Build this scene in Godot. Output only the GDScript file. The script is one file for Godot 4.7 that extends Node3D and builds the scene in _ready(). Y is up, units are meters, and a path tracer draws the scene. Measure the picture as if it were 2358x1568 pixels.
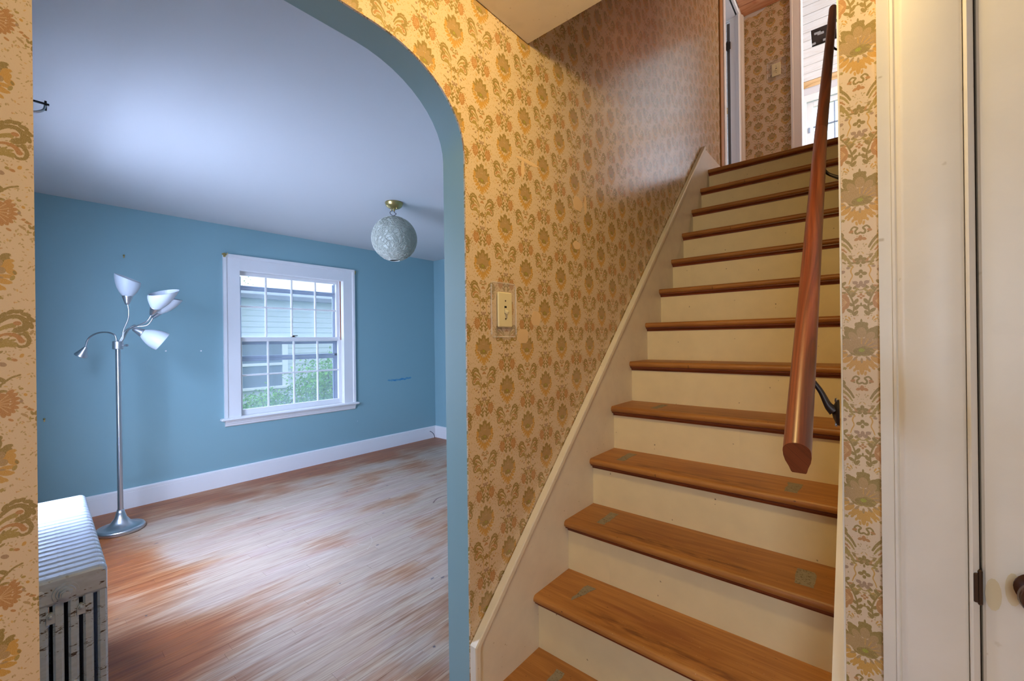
extends Node3D
# A stair hall with an arch into a teal living room.  -Z runs up the stairs, -X runs through the arch, the lens is at the origin.

const FL := -1.313      # ground floor
const UP_FL := 1.287    # upper floor
const CEIL := 1.107     # living room ceiling
const HALL_CEIL := 1.077
const WX := -0.940      # papered face of the arch wall
const WB := -1.040      # its living room face
const FW := -4.57       # living room wall with the window
const BACKZ := -3.76    # living room far wall
const SIDEZ := 0.035    # living room wall behind the radiator
const SX := -0.924      # face of the left skirt board
const RUN := 0.2035
const RISE := 0.2
const ENDZ := -4.66

var mats := {}
var names := {}

# ------------------------------------------------------------------ mesh builder
class M:
	var v := PackedVector3Array()
	var n := PackedVector3Array()
	var u := PackedVector2Array()
	var u2 := PackedVector2Array()
	var c := PackedColorArray()
	var tint := Color(1, 1, 1)
	var off := Vector2.ZERO
	var grain := 0

	func puv(p: Vector3, nn: Vector3) -> Vector2:
		var a := nn.abs()
		var ax := 0
		if a.y > a.x and a.y >= a.z:
			ax = 1
		elif a.z > a.x:
			ax = 2
		var rest: Array = [0, 1, 2]
		rest.erase(ax)
		var g: int = grain
		if g == ax:
			g = rest[0]
		rest.erase(g)
		var o: int = rest[0]
		return Vector2(p[g], p[o]) + off

	func tri(a: Vector3, b: Vector3, d: Vector3, na: Vector3, nb: Vector3, nd: Vector3, ua := Vector2.INF, ub := Vector2.INF, ud := Vector2.INF) -> void:
		var fn := (b - a).cross(d - a)
		if fn.length_squared() < 1e-18:
			return
		if ua == Vector2.INF:
			var f := fn.normalized()
			ua = puv(a, f)
			ub = puv(b, f)
			ud = puv(d, f)
		if fn.dot(na + nb + nd) > 0.0:
			v.append_array([a, d, b])
			n.append_array([na, nd, nb])
			u.append_array([ua, ud, ub])
		else:
			v.append_array([a, b, d])
			n.append_array([na, nb, nd])
			u.append_array([ua, ub, ud])
		for i in 3:
			c.append(tint)

	func quad(a: Vector3, b: Vector3, d: Vector3, e: Vector3, nn: Vector3) -> void:
		tri(a, b, d, nn, nn, nn)
		tri(a, d, e, nn, nn, nn)

	# box with chamfered edges, placed by t
	func box(lo: Vector3, hi: Vector3, r := 0.0, t := Transform3D()) -> M:
		var mid := (lo + hi) / 2.0
		var h := ((hi - lo) / 2.0).abs()
		r = minf(r, minf(h.x, minf(h.y, h.z)) * 0.9)
		var i := h - Vector3(r, r, r)
		for ax in 3:
			for s in [-1.0, 1.0]:
				var p := (ax + 1) % 3
				var q := (ax + 2) % 3
				var nn := Vector3.ZERO
				nn[ax] = s
				var k := []
				for w in [[-1, -1], [1, -1], [1, 1], [-1, 1]]:
					var pt := Vector3.ZERO
					pt[ax] = s * h[ax]
					pt[p] = w[0] * i[p]
					pt[q] = w[1] * i[q]
					k.append(t * (mid + pt))
				quad(k[0], k[1], k[2], k[3], (t.basis * nn).normalized())
		if r > 0.0:
			for ax in 3:
				var p := (ax + 1) % 3
				var q := (ax + 2) % 3
				for sp in [-1.0, 1.0]:
					for sq in [-1.0, 1.0]:
						var k := []
						for w in [[-1, 0], [1, 0], [1, 1], [-1, 1]]:
							var pt := Vector3.ZERO
							pt[ax] = w[0] * i[ax]
							pt[p] = sp * (h[p] if w[1] == 0 else i[p])
							pt[q] = sq * (i[q] if w[1] == 0 else h[q])
							k.append(t * (mid + pt))
						var nn := Vector3.ZERO
						nn[p] = sp
						nn[q] = sq
						quad(k[0], k[1], k[2], k[3], (t.basis * nn).normalized())
			for sx in [-1.0, 1.0]:
				for sy in [-1.0, 1.0]:
					for sz in [-1.0, 1.0]:
						var s := Vector3(sx, sy, sz)
						var a := t * (mid + s * Vector3(h.x, i.y, i.z))
						var b := t * (mid + s * Vector3(i.x, h.y, i.z))
						var d := t * (mid + s * Vector3(i.x, i.y, h.z))
						var nn := (t.basis * s).normalized()
						tri(a, b, d, nn, nn, nn)
		return self

	# profile of (a, b) pairs extruded along the third axis; map gives axes: Basis(x = a, y = b, z = along)
	func prism(pts: PackedVector2Array, from: float, to: float, t := Transform3D(), smooth := false, caps := true) -> M:
		var area := 0.0
		for i in pts.size():
			area += pts[i].cross(pts[(i + 1) % pts.size()])
		var sgn := 1.0 if area > 0.0 else -1.0
		var m := pts.size()
		var en := []
		for i in m:
			var e := pts[(i + 1) % m] - pts[i]
			en.append((Vector2(e.y, -e.x) * sgn).normalized())
		for i in m:
			var p := pts[i]
			var q := pts[(i + 1) % m]
			var n0: Vector2 = en[i]
			var n1: Vector2 = en[i]
			if smooth:
				var pn: Vector2 = en[(i + m - 1) % m]
				var nx: Vector2 = en[(i + 1) % m]
				if pn.dot(n0) > 0.5:
					n0 = (pn + en[i]).normalized()
				if nx.dot(n1) > 0.5:
					n1 = (nx + en[i]).normalized()
			var b := t.basis
			var a3 := (b * Vector3(n0.x, n0.y, 0)).normalized()
			var b3 := (b * Vector3(n1.x, n1.y, 0)).normalized()
			var A := t * Vector3(p.x, p.y, from)
			var B := t * Vector3(q.x, q.y, from)
			var C := t * Vector3(q.x, q.y, to)
			var D := t * Vector3(p.x, p.y, to)
			tri(A, B, C, a3, b3, b3)
			tri(A, C, D, a3, b3, a3)
		if caps:
			var ix := Geometry2D.triangulate_polygon(pts)
			for z in [from, to]:
				var nn := (t.basis * Vector3(0, 0, -1.0 if (z == from) == (from < to) else 1.0)).normalized()
				for i in range(0, ix.size(), 3):
					var A := t * Vector3(pts[ix[i]].x, pts[ix[i]].y, z)
					var B := t * Vector3(pts[ix[i + 1]].x, pts[ix[i + 1]].y, z)
					var C := t * Vector3(pts[ix[i + 2]].x, pts[ix[i + 2]].y, z)
					tri(A, B, C, nn, nn, nn)
		return self

	# profile of (radius, height) turned round the y axis of t
	func lathe(pr: PackedVector2Array, seg := 24, t := Transform3D(), slant := Vector2.ZERO) -> M:
		var nm := []
		for i in pr.size():
			var a := pr[maxi(i - 1, 0)]
			var b := pr[mini(i + 1, pr.size() - 1)]
			var e := b - a
			nm.append(Vector2(e.y, -e.x).normalized())
		var top := 0.0001
		for p in pr:
			top = maxf(top, p.y)
		for i in pr.size() - 1:
			for k in seg:
				var q := []
				for w in [[0, 0], [1, 0], [1, 1], [0, 1]]:
					var th: float = TAU * (k + w[1]) / seg
					var p: Vector2 = pr[i + w[0]]
					var d := Vector3(cos(th), 0, sin(th))
					var lift := (slant.x * d.x + slant.y * d.z) * p.x * clampf(p.y / top, 0, 1) ** 2
					q.append([t * (d * p.x + Vector3(0, p.y + lift, 0)), (t.basis * (d * nm[i + w[0]].x + Vector3(0, nm[i + w[0]].y, 0))).normalized(), Vector2(th, p.y)])
				tri(q[0][0], q[1][0], q[2][0], q[0][1], q[1][1], q[2][1], q[0][2], q[1][2], q[2][2])
				tri(q[0][0], q[2][0], q[3][0], q[0][1], q[2][1], q[3][1], q[0][2], q[2][2], q[3][2])
		return self

	func tube(path: PackedVector3Array, r, seg := 8, caps := true) -> M:
		var ring := []
		var nr := []
		var side := Vector3.ZERO
		for i in path.size():
			var d := (path[mini(i + 1, path.size() - 1)] - path[maxi(i - 1, 0)]).normalized()
			if side == Vector3.ZERO:
				side = d.cross(Vector3(0.31, 0.87, 0.39)).normalized()
			side = (side - d * side.dot(d)).normalized()
			var up := d.cross(side)
			var rr: float = r[i] if r is Array else r
			var a := []
			var b := []
			for k in seg + 1:
				var th := TAU * k / seg
				var o := side * cos(th) + up * sin(th)
				a.append(path[i] + o * rr)
				b.append(o)
			ring.append(a)
			nr.append(b)
		for i in path.size() - 1:
			for k in seg:
				tri(ring[i][k], ring[i + 1][k], ring[i + 1][k + 1], nr[i][k], nr[i + 1][k], nr[i + 1][k + 1], Vector2(i, k), Vector2(i + 1, k), Vector2(i + 1, k + 1))
				tri(ring[i][k], ring[i + 1][k + 1], ring[i][k + 1], nr[i][k], nr[i + 1][k + 1], nr[i][k + 1], Vector2(i, k), Vector2(i + 1, k + 1), Vector2(i, k + 1))
		if caps:
			for e in [0, path.size() - 1]:
				var d := (path[e] - path[1 if e == 0 else e - 1]).normalized()
				for k in seg:
					tri(path[e], ring[e][k], ring[e][k + 1], d, d, d, Vector2.ZERO, Vector2.ZERO, Vector2.ZERO)
		return self

	func mesh() -> ArrayMesh:
		var a := []
		a.resize(Mesh.ARRAY_MAX)
		a[Mesh.ARRAY_VERTEX] = v
		a[Mesh.ARRAY_NORMAL] = n
		a[Mesh.ARRAY_TEX_UV] = u
		if u2.size() == v.size():
			a[Mesh.ARRAY_TEX_UV2] = u2
		a[Mesh.ARRAY_COLOR] = c
		var m := ArrayMesh.new()
		m.add_surface_from_arrays(Mesh.PRIMITIVE_TRIANGLES, a)
		return m


func V(x: float, y: float, z: float) -> Vector3:
	return Vector3(x, y, z)


func smooth_path(p: Array, steps := 6) -> PackedVector3Array:
	var out := PackedVector3Array()
	for i in p.size() - 1:
		var a: Vector3 = p[maxi(i - 1, 0)]
		var b: Vector3 = p[i]
		var d: Vector3 = p[i + 1]
		var e: Vector3 = p[mini(i + 2, p.size() - 1)]
		for k in steps:
			out.append(b.cubic_interpolate(d, a, e, float(k) / steps))
	out.append(p[-1])
	return out


# ------------------------------------------------------------------ scene tree helpers
func numbered(s: String) -> String:
	var k: int = names.get(s, -1) + 1
	names[s] = k
	return s if k == 0 else "%s_%03d" % [s, k]


func tag(o: Node, label: String, category: String, group := "", kind := "") -> Node:
	o.set_meta("label", label)
	o.set_meta("category", category)
	if group:
		o.set_meta("group", group)
	if kind:
		o.set_meta("kind", kind)
	return o


func obj(called: String, m: M, mat: Material, parent: Node = self) -> MeshInstance3D:
	var o := MeshInstance3D.new()
	o.name = numbered(called) if parent == self else called
	o.mesh = m.mesh()
	o.material_override = mat
	parent.add_child(o, true)
	return o


func thing(called: String, label: String, category: String, at := Vector3.ZERO, group := "", kind := "") -> Node3D:
	var o := Node3D.new()
	o.name = numbered(called)
	o.position = at
	add_child(o)
	tag(o, label, category, group, kind)
	return o


func piece(called: String, mesh: Mesh, mat: Material, parent: Node, at := Transform3D()) -> MeshInstance3D:
	var o := MeshInstance3D.new()
	o.name = called
	o.mesh = mesh
	o.material_override = mat
	o.transform = at
	parent.add_child(o, true)
	return o


func c8(r: int, g: int, b: int) -> Color:
	return Color8(r, g, b)


func mat(col: Color, rough := 0.6, metal := 0.0, tex: Texture2D = null, sc := Vector2.ONE, off := Vector2.ZERO) -> StandardMaterial3D:
	var m := StandardMaterial3D.new()
	m.albedo_color = col
	m.roughness = rough
	m.metallic = metal
	m.vertex_color_use_as_albedo = true
	if tex:
		m.albedo_texture = tex
		m.uv1_scale = Vector3(sc.x, sc.y, 1)
		m.uv1_offset = Vector3(off.x, off.y, 0)
	return m


# ------------------------------------------------------------------ computed textures
class Pix:
	var w: int
	var h: int
	var b: PackedByteArray

	func _init(ww: int, hh: int, col: Color) -> void:
		w = ww
		h = hh
		var im := Image.create_empty(w, h, false, Image.FORMAT_RGB8)
		im.fill(col)
		b = im.get_data()

	func put(x: int, y: int, col: Color, a := 1.0) -> void:
		var i := (posmod(y, h) * w + posmod(x, w)) * 3
		b[i] = int(lerpf(b[i], col.r8, a))
		b[i + 1] = int(lerpf(b[i + 1], col.g8, a))
		b[i + 2] = int(lerpf(b[i + 2], col.b8, a))

	func blob(x: float, y: float, rx: float, ry: float, ang: float, col: Color, a := 1.0) -> void:
		var R := int(ceil(maxf(rx, ry))) + 1
		var ca := cos(ang)
		var sa := sin(ang)
		for j in range(int(y) - R, int(y) + R + 1):
			for i in range(int(x) - R, int(x) + R + 1):
				var dx := i - x
				var dy := j - y
				var p := (ca * dx + sa * dy) / rx
				var q := (-sa * dx + ca * dy) / ry
				if p * p + q * q <= 1.0:
					put(i, j, col, a)

	func stroke(p: Array, r0: float, r1: float, col: Color) -> void:
		for i in p.size() - 1:
			var a: Vector2 = p[i]
			var d: Vector2 = p[i + 1]
			var e: Vector2 = p[maxi(i - 1, 0)]
			var f: Vector2 = p[mini(i + 2, p.size() - 1)]
			var k := int(a.distance_to(d) * 1.2) + 2
			for s in k:
				var t := float(s) / k
				var q := a.cubic_interpolate(d, e, f, t)
				var g := (i + t) / (p.size() - 1)
				var rr := lerpf(r0, r1, g)
				blob(q.x, q.y, rr, rr, 0, col)

	func tex() -> ImageTexture:
		return ImageTexture.create_from_image(Image.create_from_data(w, h, false, Image.FORMAT_RGB8, b))


func noise(sd: int, freq: float, oct := 3) -> FastNoiseLite:
	var f := FastNoiseLite.new()
	f.seed = sd
	f.noise_type = FastNoiseLite.TYPE_SIMPLEX_SMOOTH
	f.frequency = freq
	f.fractal_octaves = oct
	return f


func wallpaper_texture() -> Texture2D:
	var W := 672
	var H := 820
	var k := W / 224.0     # pixels per mm
	var P := Pix.new(W, H, c8(220, 194, 158))
	var olive := c8(140, 116, 52)
	var olive2 := c8(160, 134, 62)
	var gold := c8(200, 148, 60)
	var rust := c8(178, 122, 64)
	var tan := c8(168, 134, 82)
	var plum := c8(160, 128, 96)
	var green := c8(150, 150, 40)
	# small sprigs and seeds scattered along the ogee lattice between the flowers
	var rg := RandomNumberGenerator.new()
	rg.seed = 44
	for q in 64:
		var f := rg.randf()
		var lx := 56.0 * f + rg.randfn() * 4.5
		var ly := (114.0 - 46.0 * f + 5.0 * sin(f * PI)) + rg.randfn() * 6.0
		var sy := 1.0 if q % 2 == 0 else -1.0
		var col: Color = [olive, olive2, olive, rust, tan, olive2][rg.randi() % 6]
		var an := rg.randf_range(-1.2, 1.2) - 0.6 * sy
		var ra := rg.randf_range(2.4, 5.0)
		for base in [Vector2(W * 0.25, H * 0.25), Vector2(W * 0.75, H * 0.75)]:
			for s in [-1.0, 1.0]:
				P.blob(base.x + lx * s * k, base.y + ly * sy * k, ra * k, ra * 0.42 * k, an * s, col, 0.9)
	var done := 0
	while done < 300:
		var x := rg.randf() * 112.0 - 56.0
		var y := rg.randf() * 273.0 - 136.5
		if absf(x) / 56.0 + absf(y) / 78.0 < 0.86 or absf(x) / 56.0 + (136.5 - absf(y)) / 78.0 < 0.30:
			continue
		done += 1
		var col: Color = [olive, olive2, olive, rust, gold, tan][rg.randi() % 6]
		var an := rg.randf() * PI
		var r0 := rg.randf_range(0.5, 1.3)
		for base in [Vector2(W * 0.25, H * 0.25), Vector2(W * 0.75, H * 0.75)]:
			for s in [-1.0, 1.0]:
				P.blob(base.x + x * s * k, base.y + y * k, r0 * k * 1.6, r0 * k * 0.8, an * s, col, 0.6)
	for base in [Vector2(W * 0.25, H * 0.25), Vector2(W * 0.75, H * 0.75)]:
		for s in [-1.0, 1.0]:
			var at := func(x: float, y: float) -> Vector2: return base + Vector2(x * s, y) * k
			var bl := func(x: float, y: float, rx: float, ry: float, ang: float, col: Color) -> void:
				var q: Vector2 = at.call(x, y)
				P.blob(q.x, q.y, rx * k, ry * k, ang * s, col)
			var st := func(pts: Array, r0: float, r1: float, col: Color) -> void:
				var q := []
				for p in pts:
					q.append(at.call(p[0], p[1]))
				P.stroke(q, r0 * k, r1 * k, col)
			# the flower: a crown of lobes, a tan heart with gold rays, gold petals hanging below
			for p in [[0, -38, 10, 13, 0.0], [15, -31, 9, 12, 0.5], [26, -20, 7, 9, 0.9]]:
				bl.call(p[0], p[1], p[2], p[3], p[4], olive)
			for p in [[30, -12, 6, 8, 1.1], [35, -5, 6, 4, 0.6], [33, -20, 3, 5, 1.2]]:
				bl.call(p[0], p[1], p[2], p[3], p[4], gold)
			for p in [[5, -46, 4, 6, 0.5], [20, -40, 4, 6, 0.9], [30, -28, 3, 5, 1.2]]:
				bl.call(p[0], p[1], p[2], p[3], p[4], olive)
			bl.call(0, -53, 1.6, 5, 0, olive)
			bl.call(2.8, -51, 2.4, 1.6, 0, olive)
			for p in [[0, -33, 7, 10, 0.0], [12, -26, 6, 9, 0.5], [21, -16, 6, 7, 0.9], [25, -6, 5, 5, 1.2]]:
				bl.call(p[0], p[1], p[2], p[3], p[4], tan)
			bl.call(0, -8, 23, 15, 0, tan)
			for a in 9:
				var th := a * 0.21
				st.call([[sin(th) * 12, -4 - cos(th) * 9], [sin(th) * (23 + 3 * (a % 2)), -4 - cos(th) * (20 + 4 * (a % 2))]], 0.7, 0.3, gold if a % 2 == 0 else plum)
			for p in [[30, 2, 8, 3.0, 0.0], [27, 9, 8, 4, 0.35], [20, 16, 9, 4.6, 0.7], [12, 22, 9, 4.6, 1.05], [5, 27, 9, 4.2, 1.4], [0, 30, 4, 14, 0.0], [33, 10, 3.4, 2, 0.4], [27, 19, 4, 2.2, 0.8], [19, 27, 4.4, 2.2, 0.95]]:
				bl.call(p[0], p[1], p[2], p[3], p[4], gold)
			for p in [[9, 14, 5, 2.0, 0.9], [17, 9, 5, 2.0, 0.5], [0, 18, 1.8, 5, 0.0], [24, 4, 4, 1.6, 0.1]]:
				bl.call(p[0], p[1], p[2], p[3], p[4], tan)
			for p in [[10, 35, 3.6, 2.0, 1.2], [16, 31, 3.6, 2.0, 1.0], [5, 41, 1.8, 4, 0.2]]:
				bl.call(p[0], p[1], p[2], p[3], p[4], gold)
			for a in 8:
				var th := 0.3 + a * 0.36
				bl.call(sin(th) * 13, -cos(th) * 6 + 1, 5, 3.4, 0, olive2 if a % 3 == 1 else olive)
			bl.call(0, 1, 12, 7, 0, olive)
			bl.call(0, -1, 4.4, 3.4, 0, green)
			bl.call(24, 33, 3, 1.6, 0.3, olive2)
			bl.call(24, 33, 1.4, 3, 0.2, olive2)
			bl.call(36, 4, 2.2, 4, 0.4, olive2)
			bl.call(38, -4, 1.6, 3, -0.3, olive)
			bl.call(17, -60, 1.2, 3.2, 0.5, gold)
			bl.call(20, -57, 1.2, 3.0, 1.0, gold)
			# the lyre and drop under it
			st.call([[0, 58], [5, 60], [7, 55], [4, 50], [9, 47], [13, 52], [11, 58]], 1.6, 1.4, olive)
			bl.call(13, 55, 3.6, 2.4, 0.4, rust)
			bl.call(0, 68, 3, 5, 0, rust)
			bl.call(5, 70, 4, 2.6, 0.5, rust)
			# the stem of small flowers
			for p in [[0, 103, 3, 4, 0.0], [5, 107, 3.6, 3, 0.3], [4, 113, 3.4, 3, 0.0], [0, 118, 1.6, 3, 0.0]]:
				bl.call(p[0], p[1], p[2], p[3], p[4], olive)
			bl.call(0, 110, 2, 2.6, 0, tan)
			for p in [[5, 133, 4, 3.2, 0.2], [0, 129, 3, 3.6, 0.0], [0, 138, 2.6, 3.2, 0.0]]:
				bl.call(p[0], p[1], p[2], p[3], p[4], olive)
			for p in [[8, 149, 4, 3.2, -0.3], [4, 155, 3.4, 3.6, 0.0], [0, 151, 3, 5, 0.0]]:
				bl.call(p[0], p[1], p[2], p[3], p[4], plum)
			for p in [[0, 171, 2, 2.4, 0.0], [3.4, 174, 2.2, 1.8, 0.0], [0, 177, 2, 2.2, 0.0]]:
				bl.call(p[0], p[1], p[2], p[3], p[4], rust)
			bl.call(0, 189, 1.4, 3.4, 0, olive)
			bl.call(3.6, 191, 3.4, 1.4, -0.3, olive)
			st.call([[11, 119], [14, 127], [12, 136], [15, 144], [17, 151]], 1.1, 0.8, gold)
			bl.call(18, 121, 2.6, 2.2, 0, plum)
			bl.call(26, 128, 4, 3, 0.5, plum)
			bl.call(32, 120, 2.4, 2, 0.5, olive2)
			# paisley with its feathers
			st.call([[12, 86], [17, 76], [24, 67], [33, 60], [42, 60], [48, 67], [47, 76], [40, 79]], 1.6, 4.2, olive)
			st.call([[14, 92], [20, 82], [28, 75], [36, 72]], 1.0, 3.4, olive2)
			st.call([[20, 92], [26, 86], [33, 85], [40, 88], [44, 95]], 1.0, 3.2, rust)
			for p in [[27, 58, 0.6], [34, 53, 0.9], [41, 52, 1.3], [48, 56, 1.9], [53, 63, 2.4], [53, 72, 2.9]]:
				bl.call(p[0], p[1], 2.8, 5.4, p[2], olive)
			bl.call(40, 69, 4, 3, 0, rust)
			st.call([[47, 84], [51, 92], [49, 101], [42, 103], [38, 98]], 2.6, 1.6, olive)
			# acanthus
			st.call([[14, 116], [19, 105], [27, 100], [36, 100]], 1.4, 4.0, olive2)
			for p in [[22, 98, 0.5], [28, 94, 0.8], [35, 94, 1.2]]:
				bl.call(p[0], p[1], 1.8, 4.0, p[2], olive2)
			# leafy garland round a rust fan
			st.call([[12, 206], [10, 192], [14, 176], [22, 160], [33, 148], [42, 144]], 1.4, 1.2, olive)
			for p in [[8, 205, -0.6], [6, 194, -0.5], [7, 183, -0.5], [11, 171, -0.6], [17, 160, -0.7], [25, 150, -0.8], [16, 200, 0.9], [15, 188, 0.9]]:
				bl.call(p[0], p[1], 2.8, 5.4, p[2], olive)
			for i in 8:
				var a := -0.9 + i * 0.34
				bl.call(25 + cos(a) * 12, 182 + sin(a) * 17, 5.2, 2.8, a, rust)
			bl.call(24, 183, 8, 14, 0.1, rust)
			for i in 5:
				var a := -0.7 + i * 0.36
				st.call([[20, 184], [20 + cos(a) * 14, 184 + sin(a) * 19]], 0.5, 0.7, c8(206, 160, 104))
			for i in 4:
				bl.call(43 + (i % 2) * 4, 164 + i * 9, 2.2, 1.7, i, [olive2, gold, plum, rust][i])
			bl.call(37, 122, 3, 2, 0.4, rust)
			bl.call(44, 116, 2, 3, 0.4, gold)
			bl.call(33, 208, 3, 1.6, 0.6, rust)
			bl.call(22, 210, 1.8, 1.4, 0.6, gold)
	var f := noise(7, 0.35, 2)
	var g := noise(8, 0.012, 3)
	for y in H:
		for x in W:
			var i := (y * W + x) * 3
			var sp := f.get_noise_2d(x, y)
			var t := 1.0 + 0.05 * sp
			if sp > 0.30:
				P.put(x, y, c8(214, 184, 148), 0.55)
			P.put(x, y, c8(222, 194, 160), 0.10)
			P.b[i] = clampi(int(P.b[i] * t), 0, 255)
			P.b[i + 1] = clampi(int(P.b[i + 1] * t), 0, 255)
			P.b[i + 2] = clampi(int(P.b[i + 2] * t), 0, 255)
	return P.tex()


func wood_texture(sd: int, dark: Color, mid: Color, light: Color, size := 512, across := 60.0) -> Texture2D:
	var P := Pix.new(size, size, mid)
	var f := noise(sd, 1.0, 4)
	var g := noise(sd + 1, 1.0, 2)
	for y in size:
		for x in size:
			# wraps in both directions by blending towards the far edge
			var u := float(x) / size
			var v := float(y) / size
			var a := f.get_noise_2d(u * 3.0, v * across + 2.0 * g.get_noise_2d(u * 2.0, v * 3.0))
			var b := g.get_noise_2d(u * 9.0, v * across * 5.0)
			var t := clampf(0.5 + 0.75 * a + 0.28 * b, 0, 1)
			P.put(x, y, dark.lerp(mid, t * 2.0) if t < 0.5 else mid.lerp(light, t * 2.0 - 1.0))
	return P.tex()


# one stair tread: u across the stair, v from the nosing to the riser; dirt and wear where feet land
func tread_texture(sd: int) -> Texture2D:
	var W := 1024
	var H := 320
	var P := Pix.new(W, H, c8(180, 118, 56))
	var a := noise(sd, 1.0, 4)
	var b := noise(sd + 1, 1.0, 3)
	for y in H:
		for x in W:
			var u := float(x) / W
			var v := float(y) / H
			var g := a.get_noise_2d(u * 1.6, v * 9.0 + 0.6 * b.get_noise_2d(u * 1.2, v * 1.5))
			var f := b.get_noise_2d(u * 7.0, v * 60.0)
			var t := clampf(0.55 + 0.45 * g + 0.22 * f, 0, 1)
			var col := c8(150, 92, 40).lerp(c8(202, 142, 74), t)
			var foot := smoothstep(0.12, 0.35, u) * smoothstep(0.95, 0.7, u)
			var band := exp(-pow((v - 0.27 - 0.05 * g) / 0.075, 2.0)) * foot
			col = col.lerp(c8(112, 66, 34), clampf(band * (0.35 + 0.9 * b.get_noise_2d(u * 9.0 + 3.0, v * 14.0)), 0, 0.7))
			var mid := exp(-pow((v - 0.55) / 0.18, 2.0)) * foot
			col = col.lerp(c8(138, 76, 36), clampf(mid * (0.25 + 0.8 * b.get_noise_2d(u * 3.0, v * 5.0 + 7.0)), 0, 0.6))
			P.put(x, y, col)
	var rng := RandomNumberGenerator.new()
	rng.seed = sd
	for k in 60:
		P.blob(rng.randf() * W, rng.randf() * H, rng.randf_range(0.7, 4.0), rng.randf_range(0.6, 1.4), 0, c8(64, 38, 22), rng.randf_range(0.3, 0.8))
	for k in 90:
		P.blob(rng.randf_range(0.2, 0.9) * W, rng.randf_range(0.1, 0.6) * H, rng.randf_range(0.6, 1.6), rng.randf_range(0.5, 1.2), 0, c8(206, 186, 160), rng.randf_range(0.3, 0.9))
	return P.tex()


# worn varnish of the living room floor, 4 m x 4 m: u runs along -z, v along -x
func floor_texture() -> Texture2D:
	var N := 1024
	var P := Pix.new(N, N, c8(170, 130, 95))
	var streak := noise(21, 1.0, 4)
	var blot := noise(22, 1.0, 3)
	var fine := noise(23, 1.0, 2)
	for j in N:
		for i in N:
			var z := 0.1 - 4.0 * i / N
			var x := -1.0 - 4.0 * j / N
			var s := 0.6 * streak.get_noise_2d(z * 1.2, x * 12.0) + 0.6 * streak.get_noise_2d(z * 2.5 + 9.0, x * 40.0)
			var q := blot.get_noise_2d(z * 1.1, x * 1.7)
			var fi := fine.get_noise_2d(z * 8.0, x * 130.0)
			# worn bare where feet go, varnish left along the walls and by the arch
			var w := 0.86
			w -= 0.75 * smoothstep(-3.75, -4.40, x)
			w -= 0.70 * smoothstep(-0.75, -0.35, z)
			w -= 0.62 * smoothstep(-1.95, -1.25, x) * smoothstep(-2.4, -1.4, z)
			w -= 0.25 * smoothstep(-2.7, -3.6, z) * smoothstep(-3.4, -2.6, x)
			w = clampf(w + 0.30 * s + 0.70 * q + 0.08 * fi, 0.0, 1.0)
			var varn := c8(190, 112, 54).lerp(c8(146, 82, 42), clampf(0.5 - s * 0.7 - fi * 0.3, 0, 1))
			var bare := c8(206, 184, 164).lerp(c8(182, 154, 134), clampf(0.45 - s * 0.7 - fi * 0.4, 0, 1))
			P.put(i, j, varn.lerp(bare, smoothstep(0.0, 0.95, w)))
	var rng := RandomNumberGenerator.new()
	rng.seed = 5
	for k in 90:                                       # ink-dark nail spots and dents
		P.blob(rng.randf() * N, rng.randf() * N, rng.randf_range(1.0, 3.2), rng.randf_range(0.6, 1.5), 0, c8(70, 66, 84), 0.7)
	for k in 24:                                       # pale scratches
		var p := Vector2(rng.randf(), rng.randf()) * N
		var d := Vector2.from_angle(rng.randf() * TAU) * rng.randf_range(15, 60)
		P.stroke([p, p + d * 0.5 + Vector2(rng.randf_range(-6, 6), 0), p + d], 0.5, 0.5, c8(214, 200, 186))
	P.stroke([Vector2(590, 440), Vector2(612, 452), Vector2(640, 448), Vector2(648, 430), Vector2(690, 420)], 1.2, 0.8, c8(120, 84, 74))
	return P.tex()


func speckle_texture(base: Color, spot: Color, sd: int, count: int, rmax: float, size := 512, cloud := 0.04) -> Texture2D:
	var P := Pix.new(size, size, base)
	var f := noise(sd, 0.02, 3)
	for y in size:
		for x in size:
			var t := 1.0 + cloud * f.get_noise_2d(x, y)
			P.put(x, y, Color(base.r * t, base.g * t, base.b * t))
	var rng := RandomNumberGenerator.new()
	rng.seed = sd
	for k in count:
		P.blob(rng.randf() * size, rng.randf() * size, rng.randf_range(0.6, rmax), rng.randf_range(0.6, rmax * 0.8), rng.randf() * 3.0, spot, rng.randf_range(0.25, 0.9))
	return P.tex()


func chipped_texture(more := 0.0) -> Texture2D:
	var N := 512
	var P := Pix.new(N, N, c8(196, 200, 206))
	var f := noise(31, 0.018, 5)
	var g := noise(32, 0.15, 2)
	for y in N:
		for x in N:
			var a := f.get_noise_2d(x, y) + 0.35 * g.get_noise_2d(x, y)
			var t := 1.0 + 0.05 * g.get_noise_2d(x * 0.3, y * 0.3)
			var col := Color(0.76 * t, 0.79 * t, 0.84 * t)
			if a > 0.50 - more:
				col = c8(74, 60, 56)
			elif a > 0.455 - more:
				col = c8(150, 140, 136)
			P.put(x, y, col)
	return P.tex()


# ------------------------------------------------------------------ the scene
const ALONG_X := Basis(Vector3(0, 0, -1), Vector3(0, 1, 0), Vector3(1, 0, 0))   # a = -z, b = y, along x
const ALONG_Y := Basis(Vector3(1, 0, 0), Vector3(0, 0, -1), Vector3(0, 1, 0))   # a = x, b = -z, along y


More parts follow.
